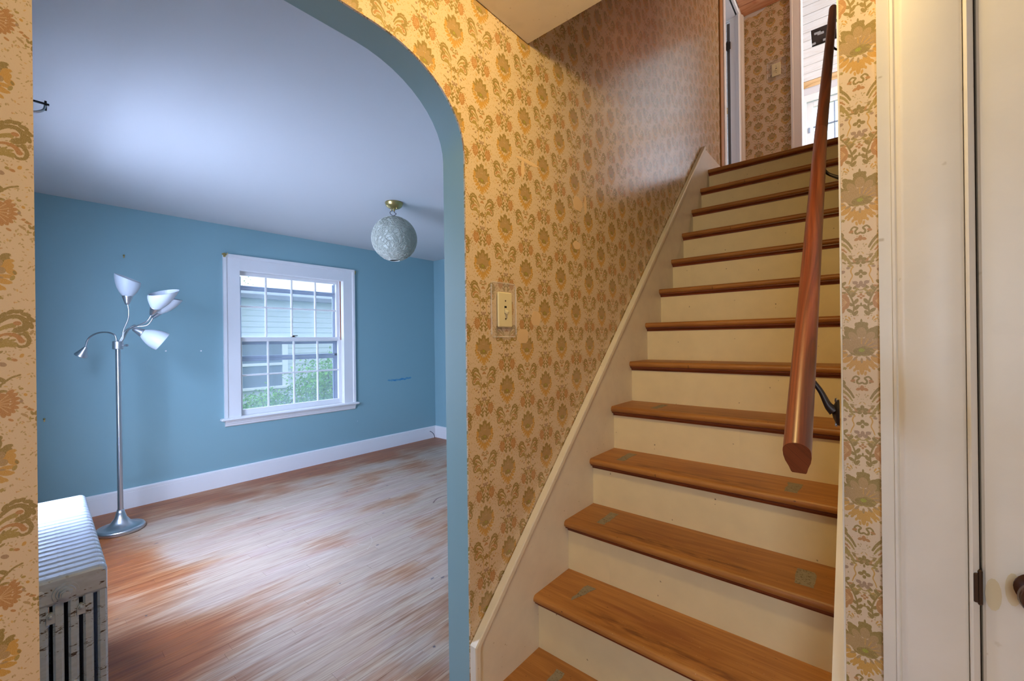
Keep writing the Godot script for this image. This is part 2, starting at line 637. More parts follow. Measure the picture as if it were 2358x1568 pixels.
func _ready() -> void:
	camera_and_light()
	make_materials()
	shell()
	living_room_trim()
	window_in_wall("window_1", "white double-hung window with sixteen panes on the teal wall", Transform3D(Basis(V(0, 0, -1), V(0, 1, 0), V(1, 0, 0)), V(FW, -0.69, -1.919)))
	window_in_wall("window_2", "white double-hung window above the radiator, beside the arch", Transform3D(Basis(V(-1, 0, 0), V(0, 1, 0), V(0, 0, -1)), V(-2.87, -0.69, SIDEZ)))
	staircase()
	hall_side()
	upstairs()
	handrail()
	switches()
	floor_lamp()
	globe_lamp()
	radiator()
	small_things()
	outdoors()


func camera_and_light() -> void:
	var yaw := deg_to_rad(40.16)
	var roll := 0.0119
	var r := V(cos(yaw), 0, -sin(yaw))
	var f := V(-sin(yaw), 0, -cos(yaw))
	var up := Vector3.UP
	var cam := Camera3D.new()
	cam.name = "camera"
	cam.transform = Transform3D(Basis(r * cos(roll) - up * sin(roll), r * sin(roll) + up * cos(roll), -f), Vector3.ZERO)
	cam.fov = rad_to_deg(2.0 * atan(784.0 / 973.0))
	cam.near = 0.02
	cam.far = 200.0
	add_child(cam)
	cam.current = true
	var sky := Sky.new()
	var sm := ProceduralSkyMaterial.new()
	sm.sky_top_color = Color(0.80, 0.89, 1.0)
	sm.sky_horizon_color = Color(0.93, 0.97, 1.0)
	sm.ground_horizon_color = Color(0.62, 0.66, 0.66)
	sm.ground_bottom_color = Color(0.45, 0.48, 0.46)
	sm.sky_energy_multiplier = 1.55
	sky.sky_material = sm
	var env := Environment.new()
	env.background_mode = Environment.BG_SKY
	env.sky = sky
	env.tonemap_mode = Environment.TONE_MAPPER_LINEAR
	env.tonemap_exposure = 1.0
	env.sdfgi_enabled = true
	env.ssao_enabled = true
	env.ssil_enabled = true
	var we := WorldEnvironment.new()
	we.name = "environment"
	we.environment = env
	add_child(we)
	# daylight that comes in through the windows
	var cool := Color(0.54, 0.67, 1.0).linear_to_srgb()
	daylight("daylight_side_window", V(-2.87, 0.95, SIDEZ + 0.75), V(0, -0.85, -1), Vector2(1.7, 1.6), cool, 12.0)
	daylight("daylight_side_ground", V(-2.87, -0.85, SIDEZ + 0.6), V(0, 0.75, -1), Vector2(1.7, 1.0), cool, 5.0)
	for y in [0.46, 0.02, -0.42]:       # sky light slanting down through the panes
		daylight("daylight_side_panes", V(-2.87, y, SIDEZ + 0.125), V(0, -0.7, -1), Vector2(0.96, 0.36), cool, 4.4)
	daylight("daylight_front_window", V(FW - 0.75, 0.5, -1.919), V(1, -0.45, 0), Vector2(1.6, 1.5), cool, 4.5)
	daylight("daylight_entry_door", V(0.55, 0.15, 1.9), V(-0.1, -0.25, -1), Vector2(0.9, 1.2), Color(0.68, 0.80, 1.0).linear_to_srgb(), 3.0)
	daylight("daylight_bedroom", V(1.75, 2.5, -5.45), V(-1, 0, 0), Vector2(0.9, 1.0), Color(0.80, 0.90, 1.0).linear_to_srgb(), 7.5)
	daylight("daylight_closet_room", V(-2.76, 2.45, -5.3), V(1, 0, 0), Vector2(0.8, 0.9), Color(0.70, 0.84, 1.0).linear_to_srgb(), 1.6)


func daylight(called: String, at: Vector3, dir: Vector3, size: Vector2, col: Color, energy: float) -> void:
	var a := AreaLight3D.new()
	a.name = called
	a.area_size = size
	a.light_color = col
	a.light_energy = energy
	a.area_range = 14.0
	a.area_attenuation = 2.0
	a.shadow_enabled = true
	a.transform = Transform3D(Basis.looking_at(dir, Vector3.UP), at)
	add_child(a)


func make_materials() -> void:
	var paper := wallpaper_texture()
	var pu := 1.0 / 0.224
	var pv := -1.0 / 0.273
	# u = z, v = y on the arch wall: one flower at z = -0.974, y = 0.239
	mats.paper = mat(Color.WHITE, 0.24, 0.0, paper, Vector2(pu, pv), Vector2(0.25 + 0.974 * pu, 0.25 - 0.239 * pv))
	mats.paper.metallic_specular = 0.85
	# u = x, v = y on walls that face the camera
	mats.paper_end = mat(Color.WHITE, 0.42, 0.0, paper, Vector2(pu, pv), Vector2(0.25 + 0.010 * pu, 0.25 + 0.026 * pv))
	mats.teal = mat(c8(141, 178, 186), 0.5)
	mats.reveal = mat(c8(140, 174, 178), 0.5)
	mats.ceiling = mat(c8(216, 217, 218), 0.8)
	mats.hall_ceiling = mat(c8(222, 212, 200), 0.75, 0, speckle_texture(c8(255, 255, 255), c8(225, 215, 205), 3, 260, 2.0), Vector2(1, 1))
	mats.trim = mat(c8(242, 240, 240), 0.42)
	mats.cream = mat(Color.WHITE, 0.40, 0.0, speckle_texture(c8(232, 220, 196), c8(170, 146, 106), 4, 60, 1.6, 512, 0.02), Vector2(1.1, 1.1))
	mats.riser = mat(Color.WHITE, 0.45, 0.0, speckle_texture(c8(236, 217, 172), c8(96, 70, 44), 5, 50, 1.25, 512, 0.02), Vector2(0.9, 0.9))
	mats.door = mat(Color.WHITE, 0.40, 0.0, speckle_texture(c8(226, 216, 198), c8(186, 168, 138), 6, 14, 1.6, 512, 0.015), Vector2(0.8, 0.8))
	var tw := wood_texture(41, c8(138, 82, 36), c8(186, 120, 56), c8(206, 144, 76), 512, 30.0)
	mats.tread = mat(Color.WHITE, 0.42, 0.0, tread_texture(101))
	mats.tread_worn = mat(Color.WHITE, 0.42, 0.0, tread_texture(111))
	mats.nosing = mat(c8(168, 120, 104), 0.36, 0.0, tw, Vector2(0.8, 1.7))
	mats.rail = mat(Color.WHITE, 0.38, 0.0, wood_texture(44, c8(88, 38, 18), c8(124, 58, 30), c8(146, 76, 42), 512, 26.0), Vector2(0.5, 5.0))
	mats.rail.clearcoat_enabled = true
	mats.rail.clearcoat = 0.35
	mats.rail.clearcoat_roughness = 0.3
	mats.floor = mat(Color.WHITE, 0.42, 0.0, floor_texture(), Vector2(-0.25, -0.25), Vector2(0.025, -0.25))
	mats.floor.detail_enabled = true
	mats.floor.detail_albedo = wood_texture(51, c8(222, 214, 210), c8(242, 238, 236), c8(255, 255, 255), 512, 44.0)
	mats.floor.detail_blend_mode = BaseMaterial3D.BLEND_MODE_MUL
	mats.floor.detail_uv_layer = BaseMaterial3D.DETAIL_UV_2
	mats.subfloor = mat(c8(70, 48, 34), 0.8)
	mats.pine_white = mat(Color.WHITE, 0.6, 0.0, wood_texture(61, c8(220, 212, 206), c8(230, 227, 225), c8(236, 235, 234), 512, 10.0), Vector2(0.5, 3.0))
	mats.pine_raw = mat(Color.WHITE, 0.6, 0.0, wood_texture(64, c8(196, 150, 96), c8(222, 182, 130), c8(232, 198, 150), 512, 14.0), Vector2(0.5, 3.0))
	mats.pine_pink = mat(Color.WHITE, 0.5, 0.0, wood_texture(66, c8(188, 116, 78), c8(220, 158, 116), c8(232, 180, 140), 512, 12.0), Vector2(0.5, 2.0))
	mats.plaster = mat(c8(226, 218, 212), 0.8)
	mats.white_wall = mat(c8(226, 222, 226), 0.7)
	mats.glass = mat(Color(0.95, 0.98, 1.0, 0.05), 0.03)
	mats.glass.transparency = BaseMaterial3D.TRANSPARENCY_ALPHA
	mats.dusty = mat(Color(0.86, 0.94, 1.0, 0.13), 0.4)     # the storm sash glass is fogged and dusty
	mats.dusty.transparency = BaseMaterial3D.TRANSPARENCY_ALPHA
	mats.storm = mat(c8(150, 162, 184), 0.5, 0.1)
	mats.raw_jamb = mat(c8(146, 84, 52), 0.7)
	mats.steel = mat(c8(196, 198, 202), 0.28, 0.95)
	mats.steel.anisotropy_enabled = true
	mats.steel.anisotropy = 0.5
	mats.frost = mat(c8(204, 210, 216), 0.35)
	mats.frost.backlight_enabled = true
	mats.frost.backlight = Color(0.5, 0.52, 0.55)
	mats.black = mat(c8(18, 18, 20), 0.5)
	mats.brass = mat(c8(196, 172, 112), 0.3, 0.85)
	mats.dark_iron = mat(c8(62, 54, 50), 0.42, 0.6)
	mats.old_bronze = mat(c8(74, 54, 38), 0.45, 0.7)
	mats.string = mat(c8(206, 208, 196), 0.85)
	mats.radiator = mat(Color.WHITE, 0.34, 0.25, chipped_texture(), Vector2(2.4, 2.4))
	mats.radiator.uv1_triplanar = true
	mats.radiator_end = mat(Color.WHITE, 0.4, 0.1, chipped_texture(0.05), Vector2(3.2, 3.2))
	mats.radiator_end.uv1_triplanar = true
	mats.ivory = mat(c8(226, 212, 168), 0.35)
	mats.clear_rim = mat(Color(1, 1, 1, 0.18), 0.10)
	mats.clear_rim.transparency = BaseMaterial3D.TRANSPARENCY_ALPHA
	mats.clear = mat(Color(1, 1, 1, 0.07), 0.08)
	mats.clear.transparency = BaseMaterial3D.TRANSPARENCY_ALPHA
	mats.tape = mat(Color.WHITE, 0.8, 0.0, speckle_texture(c8(150, 138, 116), c8(108, 92, 68), 71, 900, 4.0, 256), Vector2(5, 5))
	mats.torn = mat(c8(222, 188, 140), 0.6)
	mats.torn.vertex_color_use_as_albedo = false
	mats.wire = mat(c8(60, 62, 76), 0.6)
	mats.grass = mat(c8(92, 128, 62), 0.9)
	mats.siding = mat(c8(206, 212, 214), 0.7)
	mats.leaf = mat(c8(130, 190, 76), 0.6)
	mats.leaf.backlight_enabled = true
	mats.leaf.backlight = Color(0.35, 0.5, 0.15)
	mats.bark = mat(c8(92, 76, 62), 0.9)
	mats.shingle = mat(c8(120, 122, 130), 0.9)


func struct(called: String, m: M, material: Material, label: String, category: String) -> MeshInstance3D:
	var o := obj(called, m, material)
	tag(o, label, category, "", "structure")
	return o


func poly(pts: Array) -> PackedVector2Array:
	var p := PackedVector2Array()
	for q in pts:
		p.append(Vector2(q[0], q[1]))
	return p


# ------------------------------------------------------------------ walls, floor, ceilings
func arch_outline() -> PackedVector2Array:
	# (-z, y) outline of the wall from the entry to the upper doorway, with the arch as a notch from below
	var p := PackedVector2Array()
	p.append(Vector2(-1.6, FL))
	p.append(Vector2(0.0235, FL))
	var ra := 0.305
	var rb := 0.2335
	for i in 13:
		var a := PI / 2 * i / 12
		p.append(Vector2(0.0235 + ra - ra * cos(a), 0.57 + rb * sin(a)))
	for i in 13:
		var a := PI / 2 * (1.0 - i / 12.0)
		p.append(Vector2(0.900 - ra + ra * cos(a), 0.57 + rb * sin(a)))
	p.append(Vector2(0.900, FL))
	p.append(Vector2(3.95, FL))
	p.append(Vector2(3.95, 3.6))
	p.append(Vector2(-1.6, 3.6))
	return p


func shell() -> void:
	# wallpaper sheet on a painted core
	var m := M.new()
	m.grain = 2
	m.prism(arch_outline(), WX - 0.006, WX, Transform3D(ALONG_X, Vector3.ZERO))
	var w := thing("wall_arch", "patterned gold and olive papered wall with the rounded arch, beside the stairs", "wall", Vector3.ZERO, "", "structure")
	obj("wallpaper", m, mats.paper, w)
	m = M.new()
	m.prism(arch_outline(), WB, WX - 0.006, Transform3D(ALONG_X, Vector3.ZERO), true)
	obj("arch_reveal", m, mats.reveal, w)
	# bare patches where paper has been pulled off or patched
	for q in [[1.145, 1.204, -0.010, 0.040, 0], [1.222, 1.285, 0.050, 0.110, 1], [1.515, 1.575, 0.380, 0.420, 2], [1.520, 1.60, 0.545, 0.61, 3], [1.61, 1.635, 0.55, 0.63, 4], [1.15, 1.285, 0.640, 0.655, 5], [1.175, 1.195, 0.58, 0.645, 6]]:
		var rng := RandomNumberGenerator.new()
		rng.seed = 90 + q[4]
		var pts := PackedVector2Array()
		var cx: float = (q[0] + q[1]) / 2
		var cy: float = (q[2] + q[3]) / 2
		for i in 12:
			var a := TAU * i / 12.0
			var d := Vector2(cos(a), sin(a))
			d /= maxf(absf(d.x), absf(d.y)) if q[4] == 0 else rng.randf_range(0.9, 1.25)
			pts.append(Vector2(cx + d.x * (q[1] - q[0]) / 2, cy + d.y * (q[3] - q[2]) / 2))
		m = M.new()
		m.prism(pts, WX, WX + 0.0006, Transform3D(ALONG_X, Vector3.ZERO))
		obj("bare_patch", m, mats.torn, w)

	# living room
	m = M.new()
	m.box(V(FW - 0.16, FL, 0.2), V(FW, CEIL, -1.389 ))
	m.box(V(FW - 0.16, FL, -2.449), V(FW, CEIL, BACKZ - 0.12))
	m.box(V(FW - 0.16, FL, -1.389), V(FW, -0.70, -2.449))
	m.box(V(FW - 0.16, 0.715, -1.389), V(FW, CEIL, -2.449))
	var ww := struct("wall_front", m, mats.teal, "teal painted wall with the white sash window", "wall")
	m = M.new()
	m.box(V(FW - 0.16, FL, BACKZ - 0.12), V(WB, CEIL, BACKZ))
	struct("wall_back", m, mats.teal, "teal painted far wall of the room, a strip seen beside the arch", "wall")
	m = M.new()
	m.box(V(FW, FL, SIDEZ), V(-3.40, CEIL, SIDEZ + 0.16))
	m.box(V(-2.34, FL, SIDEZ), V(WB, CEIL, SIDEZ + 0.16))
	m.box(V(-3.40, FL, SIDEZ), V(-2.34, -0.70, SIDEZ + 0.16))
	m.box(V(-3.40, 0.715, SIDEZ), V(-2.34, CEIL, SIDEZ + 0.16))
	struct("wall_side", m, mats.teal, "teal painted wall behind the radiator, hidden beside the arch", "wall")
	m = M.new()
	m.box(V(FW - 0.16, CEIL, 0.2), V(WB, UP_FL - 0.02, BACKZ - 0.12))
	struct("ceiling", m, mats.ceiling, "smooth white ceiling of the teal room", "ceiling")
	# blue scribble rubbed on the wall
	for k in 9:
		m = M.new()
		var rng := RandomNumberGenerator.new()
		rng.seed = 300 + k
		var cz := 3.04 + 0.037 * k
		var cy := -0.479 + rng.randf_range(-0.006, 0.006) + (0.004 if k > 4 else 0.0)
		var pts := PackedVector2Array()
		for i in 10:
			var a := TAU * i / 10.0
			pts.append(Vector2(cz + cos(a) * rng.randf_range(0.020, 0.036), cy + sin(a) * rng.randf_range(0.006, 0.016)))
		m.prism(pts, FW, FW + 0.0004 + 0.0002 * k, Transform3D(ALONG_X, Vector3.ZERO))
		obj("blue_smear", m, mat(c8(48, 130, 186).lerp(c8(141, 178, 186), rng.randf_range(0.1, 0.55)), 0.5), ww)
	for q in [[0.848, -0.054, 0.006], [1.096, -0.060, 0.006], [2.6, -0.92, 0.003]]:
		m = M.new()
		var pts := PackedVector2Array()
		for i in 7:
			var a := TAU * i / 7.0
			pts.append(Vector2(q[0] + cos(a) * q[2] * (1.0 + 0.4 * sin(i * 2.1)), q[1] + sin(a) * q[2]))
		m.prism(pts, FW, FW + 0.0006, Transform3D(ALONG_X, Vector3.ZERO))
		obj("chipped_spot", m, mats.trim, ww)
	for q in [[0.589, 0.721], [0.150, -0.529]]:
		m = M.new()
		m.lathe(PackedVector2Array([Vector2(0, 0.012), Vector2(0.006, 0.010), Vector2(0.007, 0.0), Vector2(0.004, -0.001)]), 8, Transform3D(Basis(V(0, 1, 0), V(1, 0, 0), V(0, 0, -1)), V(FW, q[1], -q[0])))
		m.box(V(FW, q[1] - 0.02, -q[0] - 0.004), V(FW + 0.003, q[1], -q[0] + 0.004), 0.001)
		obj("wall_anchor", m, mats.brass, ww)

	# floor boards run along z
	var fl := thing("floor", "worn narrow oak strip floor of the teal room", "floor", Vector3.ZERO, "", "structure")
	m = M.new()
	m.box(V(FW - 0.16, FL - 0.12, 0.2), V(WB + 0.1, FL - 0.021, BACKZ - 0.12))
	m.box(V(WX - 0.1, FL - 0.12, 1.6), V(1.4, FL - 0.021, -4.0))
	obj("subfloor", m, mats.subfloor, fl)
	var rng := RandomNumberGenerator.new()
	rng.seed = 17
	var bw := 0.0572
	var x := FW + 0.012
	while x < WX + 0.05:
		var z := SIDEZ
		var end := BACKZ
		var inarch: bool = x > WB - 0.02
		if inarch:
			z = -0.024
			end = -0.8995
		var first := true
		while z > end + 0.001:
			var l := rng.randf_range(0.9, 2.2)
			if first:
				l *= rng.randf_range(0.3, 1.0)
			first = false
			var e := maxf(end, z - l)
			if e - end < 0.25:
				e = end
			m = M.new()
			m.grain = 2
			var g := rng.randf_range(0.95, 1.05)
			m.tint = Color(g, g * rng.randf_range(0.96, 1.02), g * rng.randf_range(0.93, 1.03))
			m.box(V(x, FL - 0.02, z), V(x + bw - 0.0004, FL, e + 0.0003), 0.0006)
			var o2 := Vector2(rng.randf() * 3.0, rng.randf() * 3.0)
			for i in m.v.size():
				m.u[i] = Vector2(m.v[i].z, m.v[i].x)
				m.u2.append(Vector2(m.v[i].z * 0.5, m.v[i].x * 2.2) + o2)
			obj("floorboard", m, mats.floor, fl)
			z = e
		x += bw
	# hall: boards behind the lens and under the stairs
	m = M.new()
	m.grain = 2
	m.tint = Color(0.75, 0.5, 0.36)
	m.box(V(WX, FL - 0.02, 1.6), V(1.4, FL - 0.001, -1.0))
	struct("floor_hall", m, mats.pine_raw, "brown wood floor of the entry hall at the foot of the stairs", "floor")

	# hall
	m = M.new()
	m.box(V(WX, HALL_CEIL, 1.6), V(1.4, UP_FL - 0.02, -1.222), 0.004)
	struct("ceiling_hall", m, mats.hall_ceiling, "tan lit ceiling of the entry hall, ending at the stairwell", "ceiling")
	m = M.new()
	m.box(V(WB, UP_FL - 0.02, -1.102), V(1.4, 3.6, -1.222))
	struct("wall_stairwell", m, mats.plaster, "plaster wall above the hall ceiling at the stairwell edge", "wall")
	m = M.new()
	m.box(V(1.4, FL, 1.6), V(1.5, 3.6, -4.66))
	struct("wall_right", m, mats.plaster, "plain cream wall on the right of the entry hall", "wall")
	m = M.new()
	m.box(V(WB, FL, 1.6), V(0.15, HALL_CEIL, 1.72))
	m.box(V(0.95, FL, 1.6), V(1.5, HALL_CEIL, 1.72))
	m.box(V(0.15, 0.75, 1.6), V(0.95, HALL_CEIL, 1.72))
	struct("wall_entry", m, mats.plaster, "cream entry wall behind the viewer with the glazed door", "wall")
	# glazed entry door behind the lens
	var d := thing("door_3", "white entry door with a large glass light, behind the viewer", "door", Vector3.ZERO, "", "structure")
	m = M.new()
	m.box(V(0.15, FL, 1.63), V(0.95, -0.55, 1.67), 0.004)
	m.box(V(0.15, -0.55, 1.63), V(0.20, 0.75, 1.67), 0.004)
	m.box(V(0.90, -0.55, 1.63), V(0.95, 0.75, 1.67), 0.004)
	m.box(V(0.20, 0.70, 1.63), V(0.90, 0.75, 1.67), 0.004)
	obj("door_leaf", m, mats.trim, d)
	m = M.new()
	m.box(V(0.20, -0.55, 1.648), V(0.90, 0.70, 1.652))
	obj("door_glass", m, mats.glass, d)
	# flush ceiling lamp of the hall, above the frame
	var lamp := thing("ceiling_light", "round frosted glass ceiling light of the entry hall", "ceiling light", V(-0.30, HALL_CEIL, -0.72))
	m = M.new()
	m.lathe(PackedVector2Array([Vector2(0, 0), Vector2(0.11, 0), Vector2(0.115, -0.012), Vector2(0.10, -0.022), Vector2(0, -0.022)]), 32)
	obj("lamp_base", m, mats.brass, lamp)
	m = M.new()
	m.lathe(PackedVector2Array([Vector2(0.095, -0.022), Vector2(0.098, -0.045), Vector2(0.085, -0.065), Vector2(0.05, -0.080), Vector2(0, -0.085)]), 32)
	var glow := mat(c8(255, 236, 200), 0.5)
	glow.emission_enabled = true
	glow.emission = c8(255, 206, 130)
	glow.emission_energy_multiplier = 2.0
	obj("lamp_glass", m, glow, lamp)
	var o := OmniLight3D.new()
	o.name = "ceiling_lamp_light"
	o.light_color = Color(1.0, 0.74, 0.29).linear_to_srgb()
	o.light_energy = 0.62
	o.light_size = 0.05
	o.omni_range = 12.0
	o.omni_attenuation = 2.0
	o.shadow_enabled = true
	o.position = V(-0.30, HALL_CEIL - 0.055, -0.72)
	add_child(o)


func living_room_trim() -> void:
	# baseboards: board, cap bead and a fine shadow line between them
	var prof := poly([[0, 0], [0.018, 0], [0.018, 0.128], [0.0155, 0.130], [0.0155, 0.133], [0.018, 0.134], [0.017, 0.150], [0.010, 0.158], [0, 0.158]])
	var b := thing("baseboard_front", "white baseboard with a cap bead below the teal window wall", "baseboard", V(FW, FL, 0), "", "structure")
	var m := M.new()
	m.prism(prof, SIDEZ, BACKZ)
	obj("board", m, mats.trim, b)
	b = thing("baseboard_back", "short white baseboard in the far corner beside the arch", "baseboard", V(0, FL, BACKZ), "", "structure")
	m = M.new()
	m.prism(prof, FW + 0.0, WB, Transform3D(Basis(V(0, 0, 1), V(0, 1, 0), V(-1, 0, 0)), Vector3.ZERO).scaled_local(V(1, 1, -1)))
	obj("board", m, mats.trim, b)


func window_in_wall(called: String, label: String, t: Transform3D) -> void:
	var w := thing(called, label, "window", Vector3.ZERO, "", "structure")
	w.transform = t
	var m := M.new()
	# frame that lines the opening
	m.box(V(-0.53, -0.01, -0.16), V(-0.515, 1.405, 0.0))
	m.box(V(0.515, -0.01, -0.16), V(0.53, 1.405, 0.0))
	m.box(V(-0.53, 1.39, -0.16), V(0.53, 1.405, 0.0))
	m.box(V(-0.53, -0.02, -0.20), V(0.53, -0.005, -0.02))
	obj("jamb", m, mats.trim, w)
	m = M.new()
	m.box(V(0.509, 0.72, -0.052), V(0.5155, 1.39, -0.040))
	obj("sash_track", m, mats.raw_jamb, w)
	# casing: flat board with a raised back band
	for s in [-1.0, 1.0]:
		m = M.new()
		m.prism(poly([[0.515 * s, 0], [0.515 * s, 0.016], [0.518 * s, 0.019], [0.622 * s, 0.019], [0.624 * s, 0.026], [0.628 * s, 0.029], [0.652 * s, 0.029], [0.652 * s, 0]]), 0.0, 1.528, Transform3D(Basis(V(1, 0, 0), V(0, 0, 1), V(0, 1, 0)), Vector3.ZERO))
		obj("casing", m, mats.trim, w)
	m = M.new()
	m.prism(poly([[1.387, 0], [1.387, 0.016], [1.390, 0.0185], [1.496, 0.0185], [1.498, 0.0255], [1.502, 0.0285], [1.528, 0.0285], [1.528, 0]]), -0.645, 0.645, Transform3D(Basis(V(0, 1, 0), V(0, 0, 1), V(1, 0, 0)), Vector3.ZERO))
	obj("casing", m, mats.trim, w)
	m = M.new()
	m.box(V(-0.685, -0.024, -0.05), V(0.685, 0.0, 0.055), 0.008)
	obj("stool", m, mats.trim, w)
	m = M.new()
	m.prism(poly([[-0.024, 0], [-0.024, 0.034], [-0.034, 0.034], [-0.044, 0.026], [-0.05, 0.026], [-0.06, 0.02], [-0.072, 0.018], [-0.08, 0.010], [-0.082, 0]]), -0.648, 0.648, Transform3D(Basis(V(0, 1, 0), V(0, 0, 1), V(1, 0, 0)), Vector3.ZERO), false)
	obj("apron", m, mats.trim, w)
	# two sashes of eight panes each
	for up in [0, 1]:
		var zf := -0.045 if up == 0 else -0.085
		var zb := zf - 0.034
		var y0 := 0.0 if up == 0 else 0.712
		var y1 := 0.752 if up == 0 else 1.39
		var b0 := 0.055 if up == 0 else 0.04
		var t0 := 0.042 if up == 0 else 0.035
		m = M.new()
		m.box(V(-0.515, y0, zb), V(-0.484, y1, zf), 0.003)
		m.box(V(0.484, y0, zb), V(0.515, y1, zf), 0.003)
		m.box(V(-0.484, y0, zb), V(0.484, y0 + b0, zf), 0.003)
		m.box(V(-0.484, y1 - t0, zb), V(0.484, y1, zf), 0.003)
		var sash := obj("sash", m, mats.trim, w)
		var iy0 := y0 + b0
		var iy1 := y1 - t0
		var ym := (iy0 + iy1) / 2
		for k in [-1, 0, 1]:
			m = M.new()
			m.box(V(k * 0.25 - 0.009, iy0, zb + 0.006), V(k * 0.25 + 0.009, iy1, zf - 0.004), 0.005)
			obj("muntin", m, mats.trim, sash)
		m = M.new()
		m.box(V(-0.484, ym - 0.009, zb + 0.007), V(0.484, ym + 0.009, zf - 0.005), 0.005)
		obj("muntin", m, mats.trim, sash)
		for i in 4:
			for j in 2:
				var xa: float = [-0.484, -0.25, 0.0, 0.25][i] + (0.009 if i > 0 else 0.0)
				var xb: float = [-0.25, 0.0, 0.25, 0.484][i] - (0.009 if i < 3 else 0.0)
				var ya := iy0 if j == 0 else ym + 0.009
				var yb := ym - 0.009 if j == 0 else iy1
				m = M.new()
				m.box(V(xa, ya, zb + 0.014), V(xb, yb, zb + 0.017))
				obj("pane", m, mats.glass, sash)
	# latch on the meeting rail
	m = M.new()
	m.box(V(-0.025, 0.752, -0.075), V(0.025, 0.757, -0.05), 0.001)
	m.lathe(PackedVector2Array([Vector2(0.012, 0), Vector2(0.012, 0.012), Vector2(0, 0.014)]), 12, Transform3D(Basis(), V(0.0, 0.756, -0.062)))
	m.box(V(-0.008, 0.764, -0.066), V(0.042, 0.772, -0.057), 0.002)
	obj("sash_latch", m, mats.old_bronze, w)
	# grey metal storm window outside
	m = M.new()
	for q in [[1.362, 1.405], [1.215, 1.262], [0.680, 0.735], [0.515, 0.568], [-0.005, 0.03]]:
		m.box(V(-0.515, q[0], -0.142), V(0.515, (q[0] + q[1]) / 2 - 0.002, -0.124), 0.002)
		m.box(V(-0.515, (q[0] + q[1]) / 2, -0.150), V(0.515, q[1], -0.128), 0.002)
	for s in [-1.0, 1.0]:
		m.box(V(s * 0.515, 0, -0.15), V(s * 0.478, 1.39, -0.128), 0.002)
		m.box(V(s * 0.474, 0.03, -0.146), V(s * 0.462, 1.35, -0.130), 0.002)
	obj("storm_frame", m, mats.storm, w)
	for q in [[1.262, 1.362], [0.735, 1.215], [0.568, 0.680], [0.03, 0.515]]:
		m = M.new()
		m.box(V(-0.462, q[0], -0.139), V(0.462, q[1], -0.137))
		obj("storm_pane", m, mats.dusty, w)


# ------------------------------------------------------------------ stairs
func nose(n: int) -> Vector2:      # (-z, y) of the front top edge of tread n
	return Vector2(1.196 + RUN * (n - 2), FL + RISE * n)


